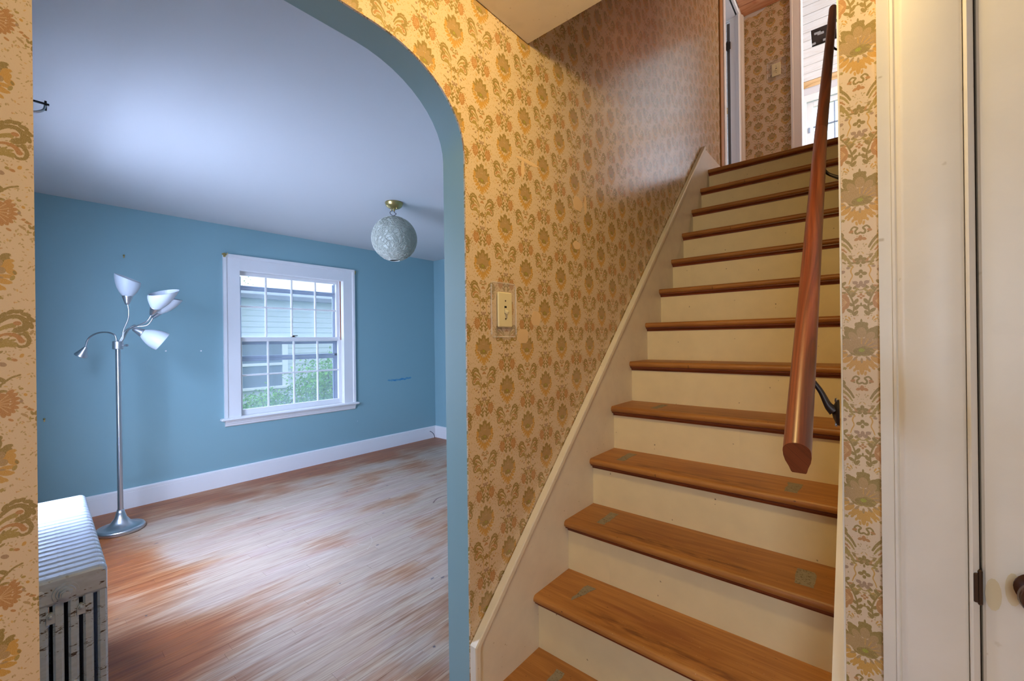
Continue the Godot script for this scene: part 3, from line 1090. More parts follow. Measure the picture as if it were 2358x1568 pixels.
func staircase() -> void:
	var s := thing("staircase", "steep straight staircase with bare wood treads and cream painted risers", "staircase")
	var X1 := -0.064
	var rng := RandomNumberGenerator.new()
	rng.seed = 77
	for n in range(1, 14):
		var p := nose(n)
		var back := p.x + RUN + 0.034
		if n == 13:
			back = p.x + 0.10
		# rounded nosing: half round in front
		var pts := PackedVector2Array([Vector2(back, p.y), Vector2(back, p.y - 0.027)])
		for i in 9:
			var a := -PI / 2 - PI * i / 8.0
			pts.append(Vector2(p.x + 0.0135 + cos(a) * 0.0135, p.y - 0.0135 + sin(a) * 0.0135))
		var m := M.new()
		m.grain = 0
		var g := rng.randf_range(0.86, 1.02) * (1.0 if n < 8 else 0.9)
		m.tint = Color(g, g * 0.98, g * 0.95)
		m.off = Vector2(rng.randf() * 2.0, rng.randf_range(0.0, 0.3))
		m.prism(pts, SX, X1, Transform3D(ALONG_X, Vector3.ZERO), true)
		var flip: bool = rng.randf() < 0.5
		for i in m.v.size():
			var tu := clampf((m.v[i].x - SX) / (X1 - SX), 0.0, 1.0)
			m.u[i] = Vector2(1.0 - tu if flip else tu, clampf((-m.v[i].z - p.x) / 0.27 + 0.10 + (m.v[i].y - p.y) * 1.5, 0.01, 0.99))
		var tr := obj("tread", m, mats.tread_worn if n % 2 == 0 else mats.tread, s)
		# cove moulding tucked under the nosing
		pts = PackedVector2Array([Vector2(p.x + 0.03, p.y - 0.027), Vector2(p.x + 0.03, p.y - 0.045), Vector2(p.x + 0.026, p.y - 0.045)])
		for i in 6:
			var a := PI / 2 * i / 5.0
			pts.append(Vector2(p.x + 0.010 + sin(PI / 2 - a) * 0.016, p.y - 0.031 - (1.0 - sin(a)) * 0.0 - cos(a) * 0.0 - (0.014 if i == 0 else 0.014 * (1.0 - sin(a)))))
		pts.append(Vector2(p.x + 0.010, p.y - 0.027))
		m = M.new()
		m.grain = 0
		m.off = Vector2(rng.randf(), rng.randf())
		m.prism(pts, SX, X1, Transform3D(ALONG_X, Vector3.ZERO))
		obj("cove_moulding", m, mats.nosing, tr)
		# riser under the tread
		m = M.new()
		m.grain = 0
		m.off = Vector2(rng.randf(), rng.randf())
		m.box(V(SX, FL + RISE * (n - 1), -(p.x + 0.030)), V(X1, p.y - 0.027, -(p.x + 0.048)))
		obj("riser", m, mats.riser, s)
		# remains of old tape strips
		var strips := []
		if n == 1:
			strips = [[-0.80, 0.03]]
		elif n == 2:
			strips = [[-0.79, 0.035]]
		elif n == 3:
			strips = [[-0.80, 0.03], [-0.15, 0.04]]
		elif n == 4:
			strips = [[-0.81, 0.03], [-0.20, 0.035]]
		elif n == 5:
			strips = [[-0.74, 0.03]]
		for q in strips:
			var poly_ := PackedVector2Array()
			var x0: float = q[0]
			var hw: float = q[1] * 0.55
			var d0 := p.x + rng.randf_range(0.05, 0.07)
			var d1 := p.x + rng.randf_range(0.155, 0.19)
			var k := 7
			for i in k:
				poly_.append(Vector2(x0 - hw + rng.randf_range(-0.004, 0.004), -lerpf(d0, d1, i / (k - 1.0))))
			for i in k:
				var f := i / (k - 1.0)
				var lean := 0.03 * f if n == 2 else 0.0
				poly_.append(Vector2(x0 + hw - lean + rng.randf_range(-0.004, 0.004), -lerpf(d1, d0, f)))
			m = M.new()
			m.prism(poly_, p.y, p.y + 0.0006, Transform3D(Basis(V(1, 0, 0), V(0, 0, 1), V(0, -1, 0)), Vector3.ZERO).scaled_local(V(1, 1, -1)))
			obj("tape_residue", m, mats.tape, tr)
	# left skirt board: follows the slope, with a level piece at the upper floor
	var top := poly([[0.900, FL], [0.900, -0.950], [3.335, 1.405], [3.40, 1.418], [3.95, 1.418], [3.95, UP_FL - 0.1], [1.3, FL]])
	var m := M.new()
	m.prism(top, WX + 0.001, SX, Transform3D(ALONG_X, Vector3.ZERO))
	var sk := obj("skirt_board", m, mats.cream, s)
	# moulded cap: upright at the foot, then up the slope
	var dir := Vector2(3.335 - 0.896, 1.428 + 0.928)
	var L := dir.length()
	dir /= L
	var nor := Vector2(-dir.y, dir.x)
	var cap := poly([[-0.013, -0.034], [0.0, -0.034], [0.003, -0.031], [0.003, -0.027], [0.010, -0.024], [0.012, -0.018], [0.012, -0.004], [0.009, 0.0], [-0.013, 0.0]])
	m = M.new()
	var foot := Vector2(0.896, -0.928)
	var n0 := Vector2(-1, 0)
	var mitre := (n0 + nor) / (1.0 + n0.dot(nor))
	var rings := [[Vector2(foot.x, FL), n0], [foot, mitre], [foot + dir * L, nor]]
	for k in 2:
		for i in cap.size():
			var q := []
			for w in [[k, i], [k + 1, i], [k + 1, (i + 1) % cap.size()], [k, (i + 1) % cap.size()]]:
				var pr: Vector2 = cap[w[1]]
				var g: Vector2 = rings[w[0]][0] + rings[w[0]][1] * pr.y
				q.append(V(SX + pr.x, g.y, -g.x))
			var nn: Vector3 = (q[1] - q[0]).cross(q[3] - q[0]).normalized()
			var e2: Vector2 = cap[(i + 1) % cap.size()] - cap[i]
			var on := Vector2(e2.y, -e2.x)
			var side: Vector2 = n0 if k == 0 else nor
			if nn.dot(V(on.x, side.y * on.y, -side.x * on.y)) < 0.0:
				nn = -nn
			m.quad(q[0], q[1], q[2], q[3], nn)
	var endix := Geometry2D.triangulate_polygon(cap)
	for i in range(0, endix.size(), 3):
		var q := []
		for j in 3:
			var pr: Vector2 = cap[endix[i + j]]
			var g: Vector2 = rings[2][0] + nor * pr.y
			q.append(V(SX + pr.x, g.y, -g.x))
		var en := V(0, dir.y, -dir.x)
		m.tri(q[0], q[1], q[2], en, en, en)
	obj("cap_moulding", m, mats.cream, sk)
	# right skirt board against the stair wall
	m = M.new()
	m.prism(poly([[1.0, FL], [1.0, -0.78], [3.43, 1.60], [3.46, UP_FL - 0.1], [1.3, FL]]), X1, -0.040, Transform3D(ALONG_X, Vector3.ZERO))
	obj("skirt_board", m, mats.cream, s)


# ------------------------------------------------------------------ right side: papered strip, casing, door
func hall_side() -> void:
	var m := M.new()
	m.box(V(-0.040, FL, -1.0), V(0.132, 3.6, -3.48))
	m.box(V(0.132, FL, -1.10), V(0.132 + 0.02, HALL_CEIL, -1.02))
	m.box(V(0.90, FL, -1.0), V(1.4, HALL_CEIL, -1.10))
	m.box(V(0.132, 0.80, -1.0), V(0.90, HALL_CEIL, -1.10))
	struct("wall_stair", m, mats.plaster, "plaster wall between the stairs and the closet door", "wall")
	m = M.new()
	m.box(V(-0.037, FL, -0.996), V(0.03, HALL_CEIL, -1.0))
	struct("wall_strip", m, mats.paper_end, "narrow papered strip between the stairs and the cream door casing", "wall")
	m = M.new()
	m.box(V(-0.040, FL, -0.9965), V(-0.0365, HALL_CEIL, -1.02), 0.001)
	struct("trim_1", m, mats.cream, "thin painted corner bead left of the papered strip", "trim")
	# casing: thin outer strip, bead, step up to the flat board, rounded inner edge
	var c := thing("trim_2", "wide cream door casing beside the papered strip", "trim", Vector3.ZERO, "", "structure")
	m = M.new()
	m.prism(poly([[0.0150, 0.996], [0.0150, 0.984], [0.032, 0.984], [0.032, 0.996]]), FL, HALL_CEIL, Transform3D(ALONG_Y, Vector3.ZERO))
	obj("outer_strip", m, mats.door, c)
	m = M.new()
	m.prism(poly([[0.0322, 0.996], [0.0322, 0.980], [0.036, 0.978], [0.0385, 0.980], [0.040, 0.978], [0.0435, 0.970], [0.048, 0.967], [0.112, 0.967], [0.116, 0.969], [0.1175, 0.974], [0.1175, 0.996]]), FL, HALL_CEIL, Transform3D(ALONG_Y, Vector3.ZERO), true)
	obj("casing_board", m, mats.door, c)
	m = M.new()
	m.prism(poly([[0.1178, 1.02], [0.1178, 0.966], [0.121, 0.963], [0.124, 0.966], [0.1275, 0.968], [0.1290, 0.972], [0.1290, 1.02]]), FL, HALL_CEIL, Transform3D(ALONG_Y, Vector3.ZERO), true)
	obj("jamb_edge", m, mats.door, c)
	m = M.new()
	m.box(V(0.128, FL, -0.99), V(0.15, HALL_CEIL, -1.05))
	obj("jamb_gap", m, mats.subfloor, c)
	var d := thing("door_1", "cream painted closet door at the right edge, next to the casing", "door", Vector3.ZERO, "", "structure")
	m = M.new()
	m.box(V(0.1325, FL + 0.01, -0.972), V(0.89, 0.79, -1.006), 0.003)
	obj("door_leaf", m, mats.door, d)
	# yellowed rub marks
	for q in [[0.1345, 0.152, -0.425, -0.375], [0.155, 0.172, -0.41, -0.36]]:
		var pts := PackedVector2Array()
		for i in 14:
			var a := TAU * i / 14.0
			pts.append(Vector2((q[0] + q[1]) / 2 + cos(a) * (q[1] - q[0]) / 2, (q[2] + q[3]) / 2 + sin(a) * (q[3] - q[2]) / 2))
		m = M.new()
		m.prism(pts, -0.972, -0.9717)
		obj("rub_mark", m, mat(c8(216, 200, 162), 0.45), d)
	m = M.new()
	m.box(V(0.1215, -0.415, -0.962), V(0.1265, -0.370, -0.972), 0.001)
	m.box(V(0.1255, -0.420, -0.966), V(0.1320, -0.365, -0.978), 0.002)
	obj("latch_plate", m, mats.old_bronze, d)
	m = M.new()
	var kt := Transform3D(Basis(V(1, 0, 0), V(0, 0, 1), V(0, -1, 0)), V(0.187, -0.378, -0.972))
	m.lathe(PackedVector2Array([Vector2(0.024, 0), Vector2(0.024, 0.003), Vector2(0.011, 0.006), Vector2(0.010, 0.018), Vector2(0.02, 0.024), Vector2(0.026, 0.034), Vector2(0.024, 0.046), Vector2(0.014, 0.054), Vector2(0, 0.056)]), 28, kt)
	obj("door_knob", m, mat(c8(70, 40, 22), 0.25), d)


# ------------------------------------------------------------------ upstairs
func upstairs() -> void:
	# landing floor
	var m := M.new()
	m.grain = 0
	m.tint = Color(0.6, 0.42, 0.3)
	m.box(V(WX, UP_FL - 0.02, -3.53), V(1.4, UP_FL, -6.2))
	m.box(V(-0.04, UP_FL - 0.02, -3.45), V(1.4, UP_FL, -3.53))
	m.box(V(-2.8, UP_FL - 0.02, -3.9), V(WX, UP_FL, -6.2))
	struct("floor_landing", m, mats.pine_raw, "brown wood floor of the upper landing at the stair top", "floor")
	# end wall of the landing with wallpaper and the bedroom doorway
	m = M.new()
	m.box(V(-0.93, UP_FL, ENDZ), V(-0.515, 3.16, ENDZ - 0.1))
	m.box(V(0.42, UP_FL, ENDZ), V(1.4, 3.16, ENDZ - 0.1))
	m.box(V(-0.515, 3.30, ENDZ), V(0.42, 3.6, ENDZ - 0.1))
	m.box(V(-0.93, 3.0, ENDZ - 0.02), V(-0.515, 3.6, ENDZ - 0.1))
	var e := struct("wall_landing", m, mats.paper_end, "papered wall at the stair top with a second light switch", "wall")
	# plaster showing along the ceiling where the paper is torn off
	m = M.new()
	m.prism(poly([[-0.93, 3.115], [-0.90, 3.110], [-0.87, 3.125], [-0.84, 3.112], [-0.80, 3.108], [-0.77, 3.120], [-0.74, 3.128], [-0.715, 3.15], [-0.69, 3.155], [-0.66, 3.175], [-0.93, 3.175]]), ENDZ, ENDZ + 0.0008)
	obj("torn_paper_edge", m, mats.plaster, e)
	m = M.new()
	m.grain = 0
	m.box(V(WX, 3.155, -3.6), V(1.4, 3.2, ENDZ))
	var c := struct("ceiling_landing", m, mats.pine_pink, "pinkish varnished wood ceiling over the upper landing", "ceiling")
	for k in 6:
		m = M.new()
		m.grain = 0
		m.off = Vector2(k * 0.37, k * 0.21)
		m.box(V(WX, 3.145, -4.655 + k * 0.16), V(1.4, 3.156, -4.5 + k * 0.16), 0.003)
		obj("ceiling_plank", m, mats.pine_pink, c)
	m = M.new()
	m.box(V(-0.93, 3.125, -4.63), V(-0.915, 3.145, -3.6), 0.002)
	obj("ceiling_bead", m, mats.trim, c)
	m = M.new()
	m.box(V(WB, 3.5, -1.1), V(1.5, 3.6, -3.6))
	struct("ceiling_stairwell", m, mats.white_wall, "white ceiling high over the staircase", "ceiling")
	m = M.new()
	m.box(V(WX, 3.16, -3.56), V(1.4, 3.6, -3.6))
	struct("wall_header", m, mats.plaster, "plaster header between stairwell and landing ceiling", "wall")
	m = M.new()
	m.box(V(0.132, UP_FL, -3.42), V(1.4, 3.6, -3.48))
	struct("wall_landing_side", m, mats.plaster, "plaster wall closing the landing on the stair side", "wall")
	var lamp := thing("ceiling_light", "round frosted glass ceiling light of the upper landing", "ceiling light", V(0.55, 3.145, -4.10))
	m = M.new()
	m.lathe(PackedVector2Array([Vector2(0, 0), Vector2(0.11, 0), Vector2(0.115, -0.012), Vector2(0.10, -0.022), Vector2(0, -0.022)]), 32)
	obj("lamp_base", m, mats.brass, lamp)
	m = M.new()
	m.lathe(PackedVector2Array([Vector2(0.095, -0.022), Vector2(0.10, -0.05), Vector2(0.085, -0.085), Vector2(0.05, -0.108), Vector2(0, -0.115)]), 32)
	var glow := mat(c8(255, 236, 200), 0.5)
	glow.emission_enabled = true
	glow.emission = c8(255, 214, 160)
	glow.emission_energy_multiplier = 2.0
	obj("lamp_glass", m, glow, lamp)
	var ol := OmniLight3D.new()
	ol.name = "landing_lamp_light"
	ol.light_color = Color(1.0, 0.80, 0.58).linear_to_srgb()
	ol.light_energy = 0.45
	ol.light_size = 0.05
	ol.omni_range = 12.0
	ol.omni_attenuation = 2.0
	ol.shadow_enabled = true
	ol.position = V(0.55, 3.075, -4.10)
	add_child(ol)
	# bedroom door casing
	m = M.new()
	m.prism(poly([[-0.525, 4.66], [-0.525, 4.632], [-0.510, 4.630], [-0.505, 4.638], [-0.455, 4.642], [-0.445, 4.640], [-0.440, 4.645], [-0.440, 4.76], [-0.515, 4.76]]), UP_FL, 3.4, Transform3D(ALONG_Y, Vector3.ZERO))
	m.prism(poly([[0.34, 4.76], [0.34, 4.645], [0.43, 4.64], [0.43, 4.76]]), UP_FL, 3.4, Transform3D(ALONG_Y, Vector3.ZERO))
	struct("trim_3", m, mats.trim, "cream casing of the open bedroom doorway at the stair top", "trim")
	# narrow doorway in the left wall at the landing
	m = M.new()
	m.box(V(-1.0, FL, -4.53), V(WX, 3.6, -4.8))
	m.box(V(-1.04, 3.10, -3.95), V(WX, 3.6, -4.53))
	struct("wall_landing_left", m, mats.plaster, "plaster wall round the narrow doorway left of the landing", "wall")
	var d := thing("door_2", "narrow white doorway left of the landing with its door swung open", "door", Vector3.ZERO, "", "structure")
	m = M.new()
	m.box(V(-1.05, UP_FL, -3.948), V(-0.935, 3.10, -3.962))
	m.box(V(-0.952, UP_FL, -3.955), V(-0.922, 3.13, -4.02), 0.003)
	obj("near_jamb", m, mats.trim, d)
	m = M.new()
	m.box(V(WX, UP_FL, -3.86), V(WX + 0.012, 3.15, -3.945), 0.003)
	obj("corner_strip", m, mat(c8(176, 120, 58), 0.5), d)
	m = M.new()
	m.box(V(-1.002, UP_FL, -4.515), V(-0.935, 3.10, -4.535), 0.002)
	obj("far_jamb", m, mats.trim, d)
	m = M.new()
	m.box(V(-1.045, 3.09, -3.95), V(-0.935, 3.10, -4.53))
	obj("head_jamb", m, mats.trim, d)
	m = M.new()
	m.prism(poly([[-0.95, 4.51], [-0.925, 4.505], [-0.918, 4.52], [-0.914, 4.60], [-0.905, 4.61], [-0.903, 4.655], [-0.95, 4.655]]), UP_FL, 3.14, Transform3D(ALONG_Y, Vector3.ZERO))
	m.box(V(-0.95, 3.09, -3.96), V(-0.915, 3.145, -4.50), 0.003)
	obj("casing", m, mats.trim, d)
	var dt := Transform3D(Basis(V(0, 1, 0), deg_to_rad(9.5)), V(-1.008, 0, -4.545))
	m = M.new()
	m.box(V(-0.026, UP_FL + 0.01, 0.0), V(0.0, 3.07, -0.42), 0.002, dt)
	obj("door_leaf", m, mat(c8(112, 100, 92), 0.5), d)
	for y in [2.83, 1.6]:
		m = M.new()
		m.box(V(-1.045, y - 0.035, -4.500), V(-0.995, y + 0.035, -4.512), 0.002)
		m.tube(PackedVector3Array([V(-1.022, y - 0.045, -4.505), V(-1.022, y + 0.045, -4.505)]), 0.008, 10)
		m.box(V(-1.06, y - 0.012, -4.49), V(-1.03, y + 0.03, -4.51), 0.003)
		obj("hinge", m, mats.dark_iron, d)
	# rooms beyond: white planked slope over a knee wall
	var w := thing("wall_bedroom", "white planked slope and low wall of the bedroom beyond the stairs", "wall", Vector3.ZERO, "", "structure")
	m = M.new()
	m.box(V(-2.8, UP_FL, -6.2), V(-0.60, 3.0, -6.3))
	m.box(V(0.22, UP_FL, -6.2), V(1.7, 3.0, -6.3))
	m.box(V(-0.60, 2.86, -6.2), V(0.22, 3.0, -6.3))
	m.box(V(-0.60, UP_FL, -6.2), V(0.22, 2.0, -6.3))
	obj("knee_wall", m, mats.white_wall, w)
	for k in 20:
		m = M.new()
		m.grain = 0
		m.off = Vector2(k * 0.37, k * 0.23)
		m.box(V(-2.79, 1.29 + 0.085 * k, -6.2), V(-1.045, 1.373 + 0.085 * k, -6.186), 0.003)
		obj("plank", m, mats.pine_white, w)
	var slope := Transform3D(Basis(V(1, 0, 0), deg_to_rad(45)), V(0, 3.0, -6.2))     # local y climbs towards the stairs
	m = M.new()
	m.grain = 0
	m.box(V(-2.8, 0.0, 0.0), V(1.6, 0.075, 0.018), 0.002, slope)
	obj("raw_edge_board", m, mats.pine_raw, w)
	for k in 19:
		var y0 := 0.078 + 0.086 * k
		# the planks stop at the broken hole
		var spans := [[-2.8, -1.04], [-1.04, 1.6]]
		if k == 4 or k == 5:
			spans = [[-2.8, -1.04], [-1.04, -0.46], [-0.24, 1.6]]
		for sp in spans:
			m = M.new()
			m.grain = 0
			m.off = Vector2(k * 0.43 + sp[0] * 0.7, k * 0.29)
			m.box(V(sp[0] + 0.001, y0, 0.0), V(sp[1] - 0.001, y0 + 0.084, 0.016), 0.003, slope)
			obj("plank", m, mats.pine_white, w)
	m = M.new()
	m.box(V(-2.8, -0.05, -0.12), V(1.7, 1.9, -0.02), 0.0, slope)
	obj("roof_boards", m, mats.dark_iron, w)
	m = M.new()
	var rng := RandomNumberGenerator.new()
	rng.seed = 9
	for k in 14:
		var p := Vector3(rng.randf_range(-0.45, -0.25), rng.randf_range(0.43, 0.57), rng.randf_range(-0.015, 0.004))
		m.box(p - V(0.03, 0.012, 0.006), p + V(0.03, 0.012, 0.006), 0.004, slope * Transform3D(Basis(V(0, 0, 1), rng.randf_range(-0.5, 0.5)), Vector3.ZERO))
	obj("torn_insulation", m, mat(c8(150, 144, 140), 0.9), w)
	m = M.new()
	m.box(V(-1.04, UP_FL, -4.8), V(-1.0, 4.4, -6.2))
	struct("wall_partition", m, mats.white_wall, "white partition between the two upstairs rooms", "wall")
	m = M.new()
	m.box(V(1.6, UP_FL, -4.66), V(1.7, 1.95, -6.3))
	m.box(V(1.6, 3.02, -4.66), V(1.7, 4.6, -6.3))
	m.box(V(1.6, UP_FL, -4.66), V(1.7, 4.6, -4.98))
	m.box(V(1.6, UP_FL, -5.92), V(1.7, 4.6, -6.3))
	struct("wall_bedroom_side", m, mats.white_wall, "white side wall of the bedroom with its own window opening", "wall")
	m = M.new()
	m.box(V(-2.9, UP_FL, -3.8), V(-2.8, 1.98, -6.3))
	m.box(V(-2.9, 2.92, -3.8), V(-2.8, 4.6, -6.3))
	m.box(V(-2.9, UP_FL, -3.8), V(-2.8, 4.6, -4.88))
	m.box(V(-2.9, UP_FL, -5.72), V(-2.8, 4.6, -6.3))
	struct("wall_left_room", m, mats.white_wall, "white outer wall of the room left of the landing", "wall")
	m = M.new()
	m.box(V(-2.9, UP_FL, -3.8), V(WB, 4.6, -3.9))
	struct("wall_left_room_near", m, mats.white_wall, "white near wall of the room left of the landing", "wall")
	m = M.new()
	m.box(V(-2.9, 4.4, -3.8), V(1.7, 4.5, -6.3))
	m.box(V(-0.93, 3.6, -4.66), V(1.7, 4.5, -4.76))
	m.box(V(-1.04, 3.6, -3.8), V(-0.93, 4.5, -4.76))
	struct("ceiling_bedroom", m, mats.white_wall, "white flat ceiling above the upstairs rooms", "ceiling")
	# bedroom window
	var b := thing("window_3", "small white window with bright panes in the bedroom beyond the stairs", "window", V(0, 0, -6.2), "", "structure")
	m = M.new()
	m.box(V(-0.62, 1.98, 0.0), V(-0.545, 2.90, 0.022), 0.004)
	m.box(V(0.165, 1.98, 0.0), V(0.24, 2.90, 0.022), 0.004)
	m.box(V(-0.62, 2.82, 0.0), V(0.24, 2.90, 0.024), 0.004)
	m.box(V(-0.64, 1.97, 0.0), V(0.26, 2.0, 0.06), 0.004)
	obj("casing", m, mats.trim, b)
	m = M.new()
	m.box(V(-0.555, 2.0, -0.07), V(-0.485, 2.83, -0.03), 0.004)
	m.box(V(0.105, 2.0, -0.07), V(0.175, 2.83, -0.03), 0.004)
	m.box(V(-0.485, 2.765, -0.07), V(0.105, 2.83, -0.03), 0.004)
	m.box(V(-0.485, 2.0, -0.07), V(0.105, 2.04, -0.03), 0.004)
	var sash := obj("sash", m, mats.trim, b)
	for x in [-0.28, -0.08]:
		m = M.new()
		m.box(V(x - 0.007, 2.04, -0.062), V(x + 0.007, 2.765, -0.036), 0.003)
		obj("muntin", m, mats.storm, sash)
	m = M.new()
	m.box(V(-0.485, 2.515, -0.062), V(0.105, 2.529, -0.036), 0.003)
	m.box(V(-0.485, 2.27, -0.062), V(0.105, 2.284, -0.036), 0.003)
	obj("muntin", m, mats.storm, sash)
	m = M.new()
	m.box(V(-0.485, 2.04, -0.05), V(0.105, 2.765, -0.047))
	obj("pane", m, mats.glass, sash)
	m = M.new()
	m.box(V(-0.532, 2.46, -0.032), V(-0.515, 2.52, -0.018), 0.003)
	obj("window_latch", m, mats.storm, b)


# ------------------------------------------------------------------ handrail
func handrail() -> void:
	var h := thing("handrail", "reddish brown wooden handrail beside the stair wall, in two joined lengths", "handrail")
	var A := V(-0.088, -0.180, -0.795)
	var B := V(-0.124, 0.737, -1.880)
	var C := V(-0.137, 1.853, -3.009)
	# cross section: round on top, narrowing to the underside
	var pts := PackedVector2Array()
	for i in 13:
		var a := PI * i / 12.0
		pts.append(Vector2(cos(a) * 0.0235, sin(a) * 0.0235))
	for q in [[-0.0235, -0.014], [-0.0215, -0.028], [-0.0165, -0.044], [-0.0135, -0.058], [-0.0115, -0.061], [0.0115, -0.061], [0.0135, -0.058], [0.0165, -0.044], [0.0215, -0.028], [0.0235, -0.014]]:
		pts.append(Vector2(q[0], q[1]))
	for seg in [[A, B, 1.0], [B - (C - B).normalized() * 0.012, C, 0.97]]:
		var d: Vector3 = (seg[1] - seg[0]).normalized()
		var side := d.cross(Vector3.UP).normalized()
		var upv := side.cross(d)
		var m := M.new()
		m.grain = 2
		var sc := PackedVector2Array()
		for p in pts:
			sc.append(p * seg[2] * Vector2(0.80, 0.92))
		var l: float = (seg[1] - seg[0]).length()
		m.prism(sc, 0.0, -l, Transform3D(Basis(side, upv, -d), seg[0]), true)
		# slightly eased end
		for i in m.v.size():
			m.u[i] = Vector2((m.v[i] - seg[0]).dot(d), (m.v[i] - seg[0]).dot(side) + 0.6 * (m.v[i] - seg[0]).dot(upv))
		obj("rail", m, mats.rail, h)
	# iron brackets
	for t in [0.135, 0.80]:
		bracket(h, A.lerp(B, t))
	bracket(h, B.lerp(C, 0.62))
	bracket(h, B.lerp(C, 0.91))


func bracket(h: Node3D, p: Vector3) -> void:
	var w := -0.0405
	var m := M.new()
	var under := p + V(0.012, -0.020, 0)
	m.tube(smooth_path([under, under + V(0.014, -0.022, 0), V(w - 0.016, p.y - 0.066, p.z), V(w - 0.007, p.y - 0.076, p.z)], 6), [0.0042, 0.0042, 0.0042, 0.0043, 0.0044, 0.0045, 0.0046, 0.0048, 0.0050, 0.0053, 0.0056, 0.0060, 0.0066, 0.0074, 0.0080, 0.0086, 0.0092, 0.0098, 0.0102], 10)
	m.box(V(-0.009, 0.0, -0.028), V(0.009, 0.004, 0.028), 0.0015, Transform3D(Basis(), p + V(0.008, -0.024, 0)))
	var b := obj("bracket", m, mats.dark_iron, h)
	m = M.new()
	m.lathe(PackedVector2Array([Vector2(0.018, 0), Vector2(0.017, 0.004), Vector2(0.008, 0.009), Vector2(0, 0.011)]), 18, Transform3D(Basis(V(0, 1, 0), V(-1, 0, 0), V(0, 0, 1)), V(w, p.y - 0.078, p.z)).scaled_local(V(1.3, 1, 0.6)))
	obj("wall_plate", m, mats.dark_iron, b)
	for s in [-1.0, 1.0]:
		m = M.new()
		m.lathe(PackedVector2Array([Vector2(0.0045, 0), Vector2(0.004, 0.003), Vector2(0, 0.004)]), 8, Transform3D(Basis(V(0, 1, 0), V(-1, 0, 0), V(0, 0, 1)), V(w - 0.003, p.y - 0.078 + s * 0.021, p.z)))
		obj("screw", m, mats.steel, b)


# ------------------------------------------------------------------ light switches
func switch_at(label: String, t: Transform3D, gw: float, gh: float) -> void:
	# local x right, y up, z out of the wall
	var s := thing("light_switch", label, "light switch")
	s.transform = t
	var m := M.new()
	m.prism(plate_outline(gw, gh, 0.012), 0.0, 0.003)
	var g := obj("clear_guard", m, mats.clear, s)
	# raised rim of the guard
	m = M.new()
	for e in [[-gw / 2, gw / 2, gh / 2 - 0.005, gh / 2 - 0.001], [-gw / 2, gw / 2, -gh / 2 + 0.001, -gh / 2 + 0.005]]:
		m.box(V(e[0] + 0.01, e[2], 0.001), V(e[1] - 0.01, e[3], 0.006), 0.002)
	for e in [[-gw / 2 + 0.001, -gw / 2 + 0.005], [gw / 2 - 0.005, gw / 2 - 0.001]]:
		m.box(V(e[0], -gh / 2 + 0.01, 0.001), V(e[1], gh / 2 - 0.01, 0.006), 0.002)
	obj("guard_rim", m, mats.clear_rim, g)
	m = M.new()
	m.box(V(-0.036, -0.059, 0.002), V(0.036, 0.059, 0.010), 0.004)
	var p := obj("cover_plate", m, mats.ivory, s)
	m = M.new()
	m.box(V(-0.0055, -0.013, 0.0095), V(0.0055, 0.013, 0.0103))
	obj("toggle_slot", m, mats.black, p)
	m = M.new()
	m.box(V(-0.0042, -0.006, 0.0), V(0.0042, 0.006, 0.016), 0.0015, Transform3D(Basis(V(1, 0, 0), 0.45), V(0, -0.004, 0.008)))
	m.box(V(-0.005, -0.0115, 0.0095), V(0.005, 0.006, 0.0115), 0.001)
	obj("toggle", m, mats.ivory, s)
	for y in [0.030, -0.030]:
		m = M.new()
		m.lathe(PackedVector2Array([Vector2(0.003, 0), Vector2(0.0025, 0.0012), Vector2(0, 0.0014)]), 10, Transform3D(Basis(V(1, 0, 0), V(0, 0, 1), V(0, -1, 0)), V(0, y, 0.0098)))
		obj("screw", m, mats.old_bronze, p)


func plate_outline(w: float, h: float, r: float) -> PackedVector2Array:
	var p := PackedVector2Array()
	for c in [[1, 1, 0.0], [-1, 1, PI / 2], [-1, -1, PI], [1, -1, PI * 1.5]]:
		for i in 5:
			var a: float = c[2] + PI / 2 * i / 4.0
			p.append(Vector2(c[0] * (w / 2 - r) + cos(a) * r, c[1] * (h / 2 - r) + sin(a) * r))
	return p


func switches() -> void:
	switch_at("ivory light switch with a clear plastic guard, on the papered wall by the arch", Transform3D(Basis(V(0, 0, -1), V(0, 1, 0), V(1, 0, 0)), V(WX + 0.0005, 0.103, -1.070)), 0.130, 0.186)
	switch_at("ivory light switch with a clear plastic guard, on the papered wall at the stair top", Transform3D(Basis(), V(-0.640, 2.515, ENDZ + 0.0005)), 0.150, 0.200)


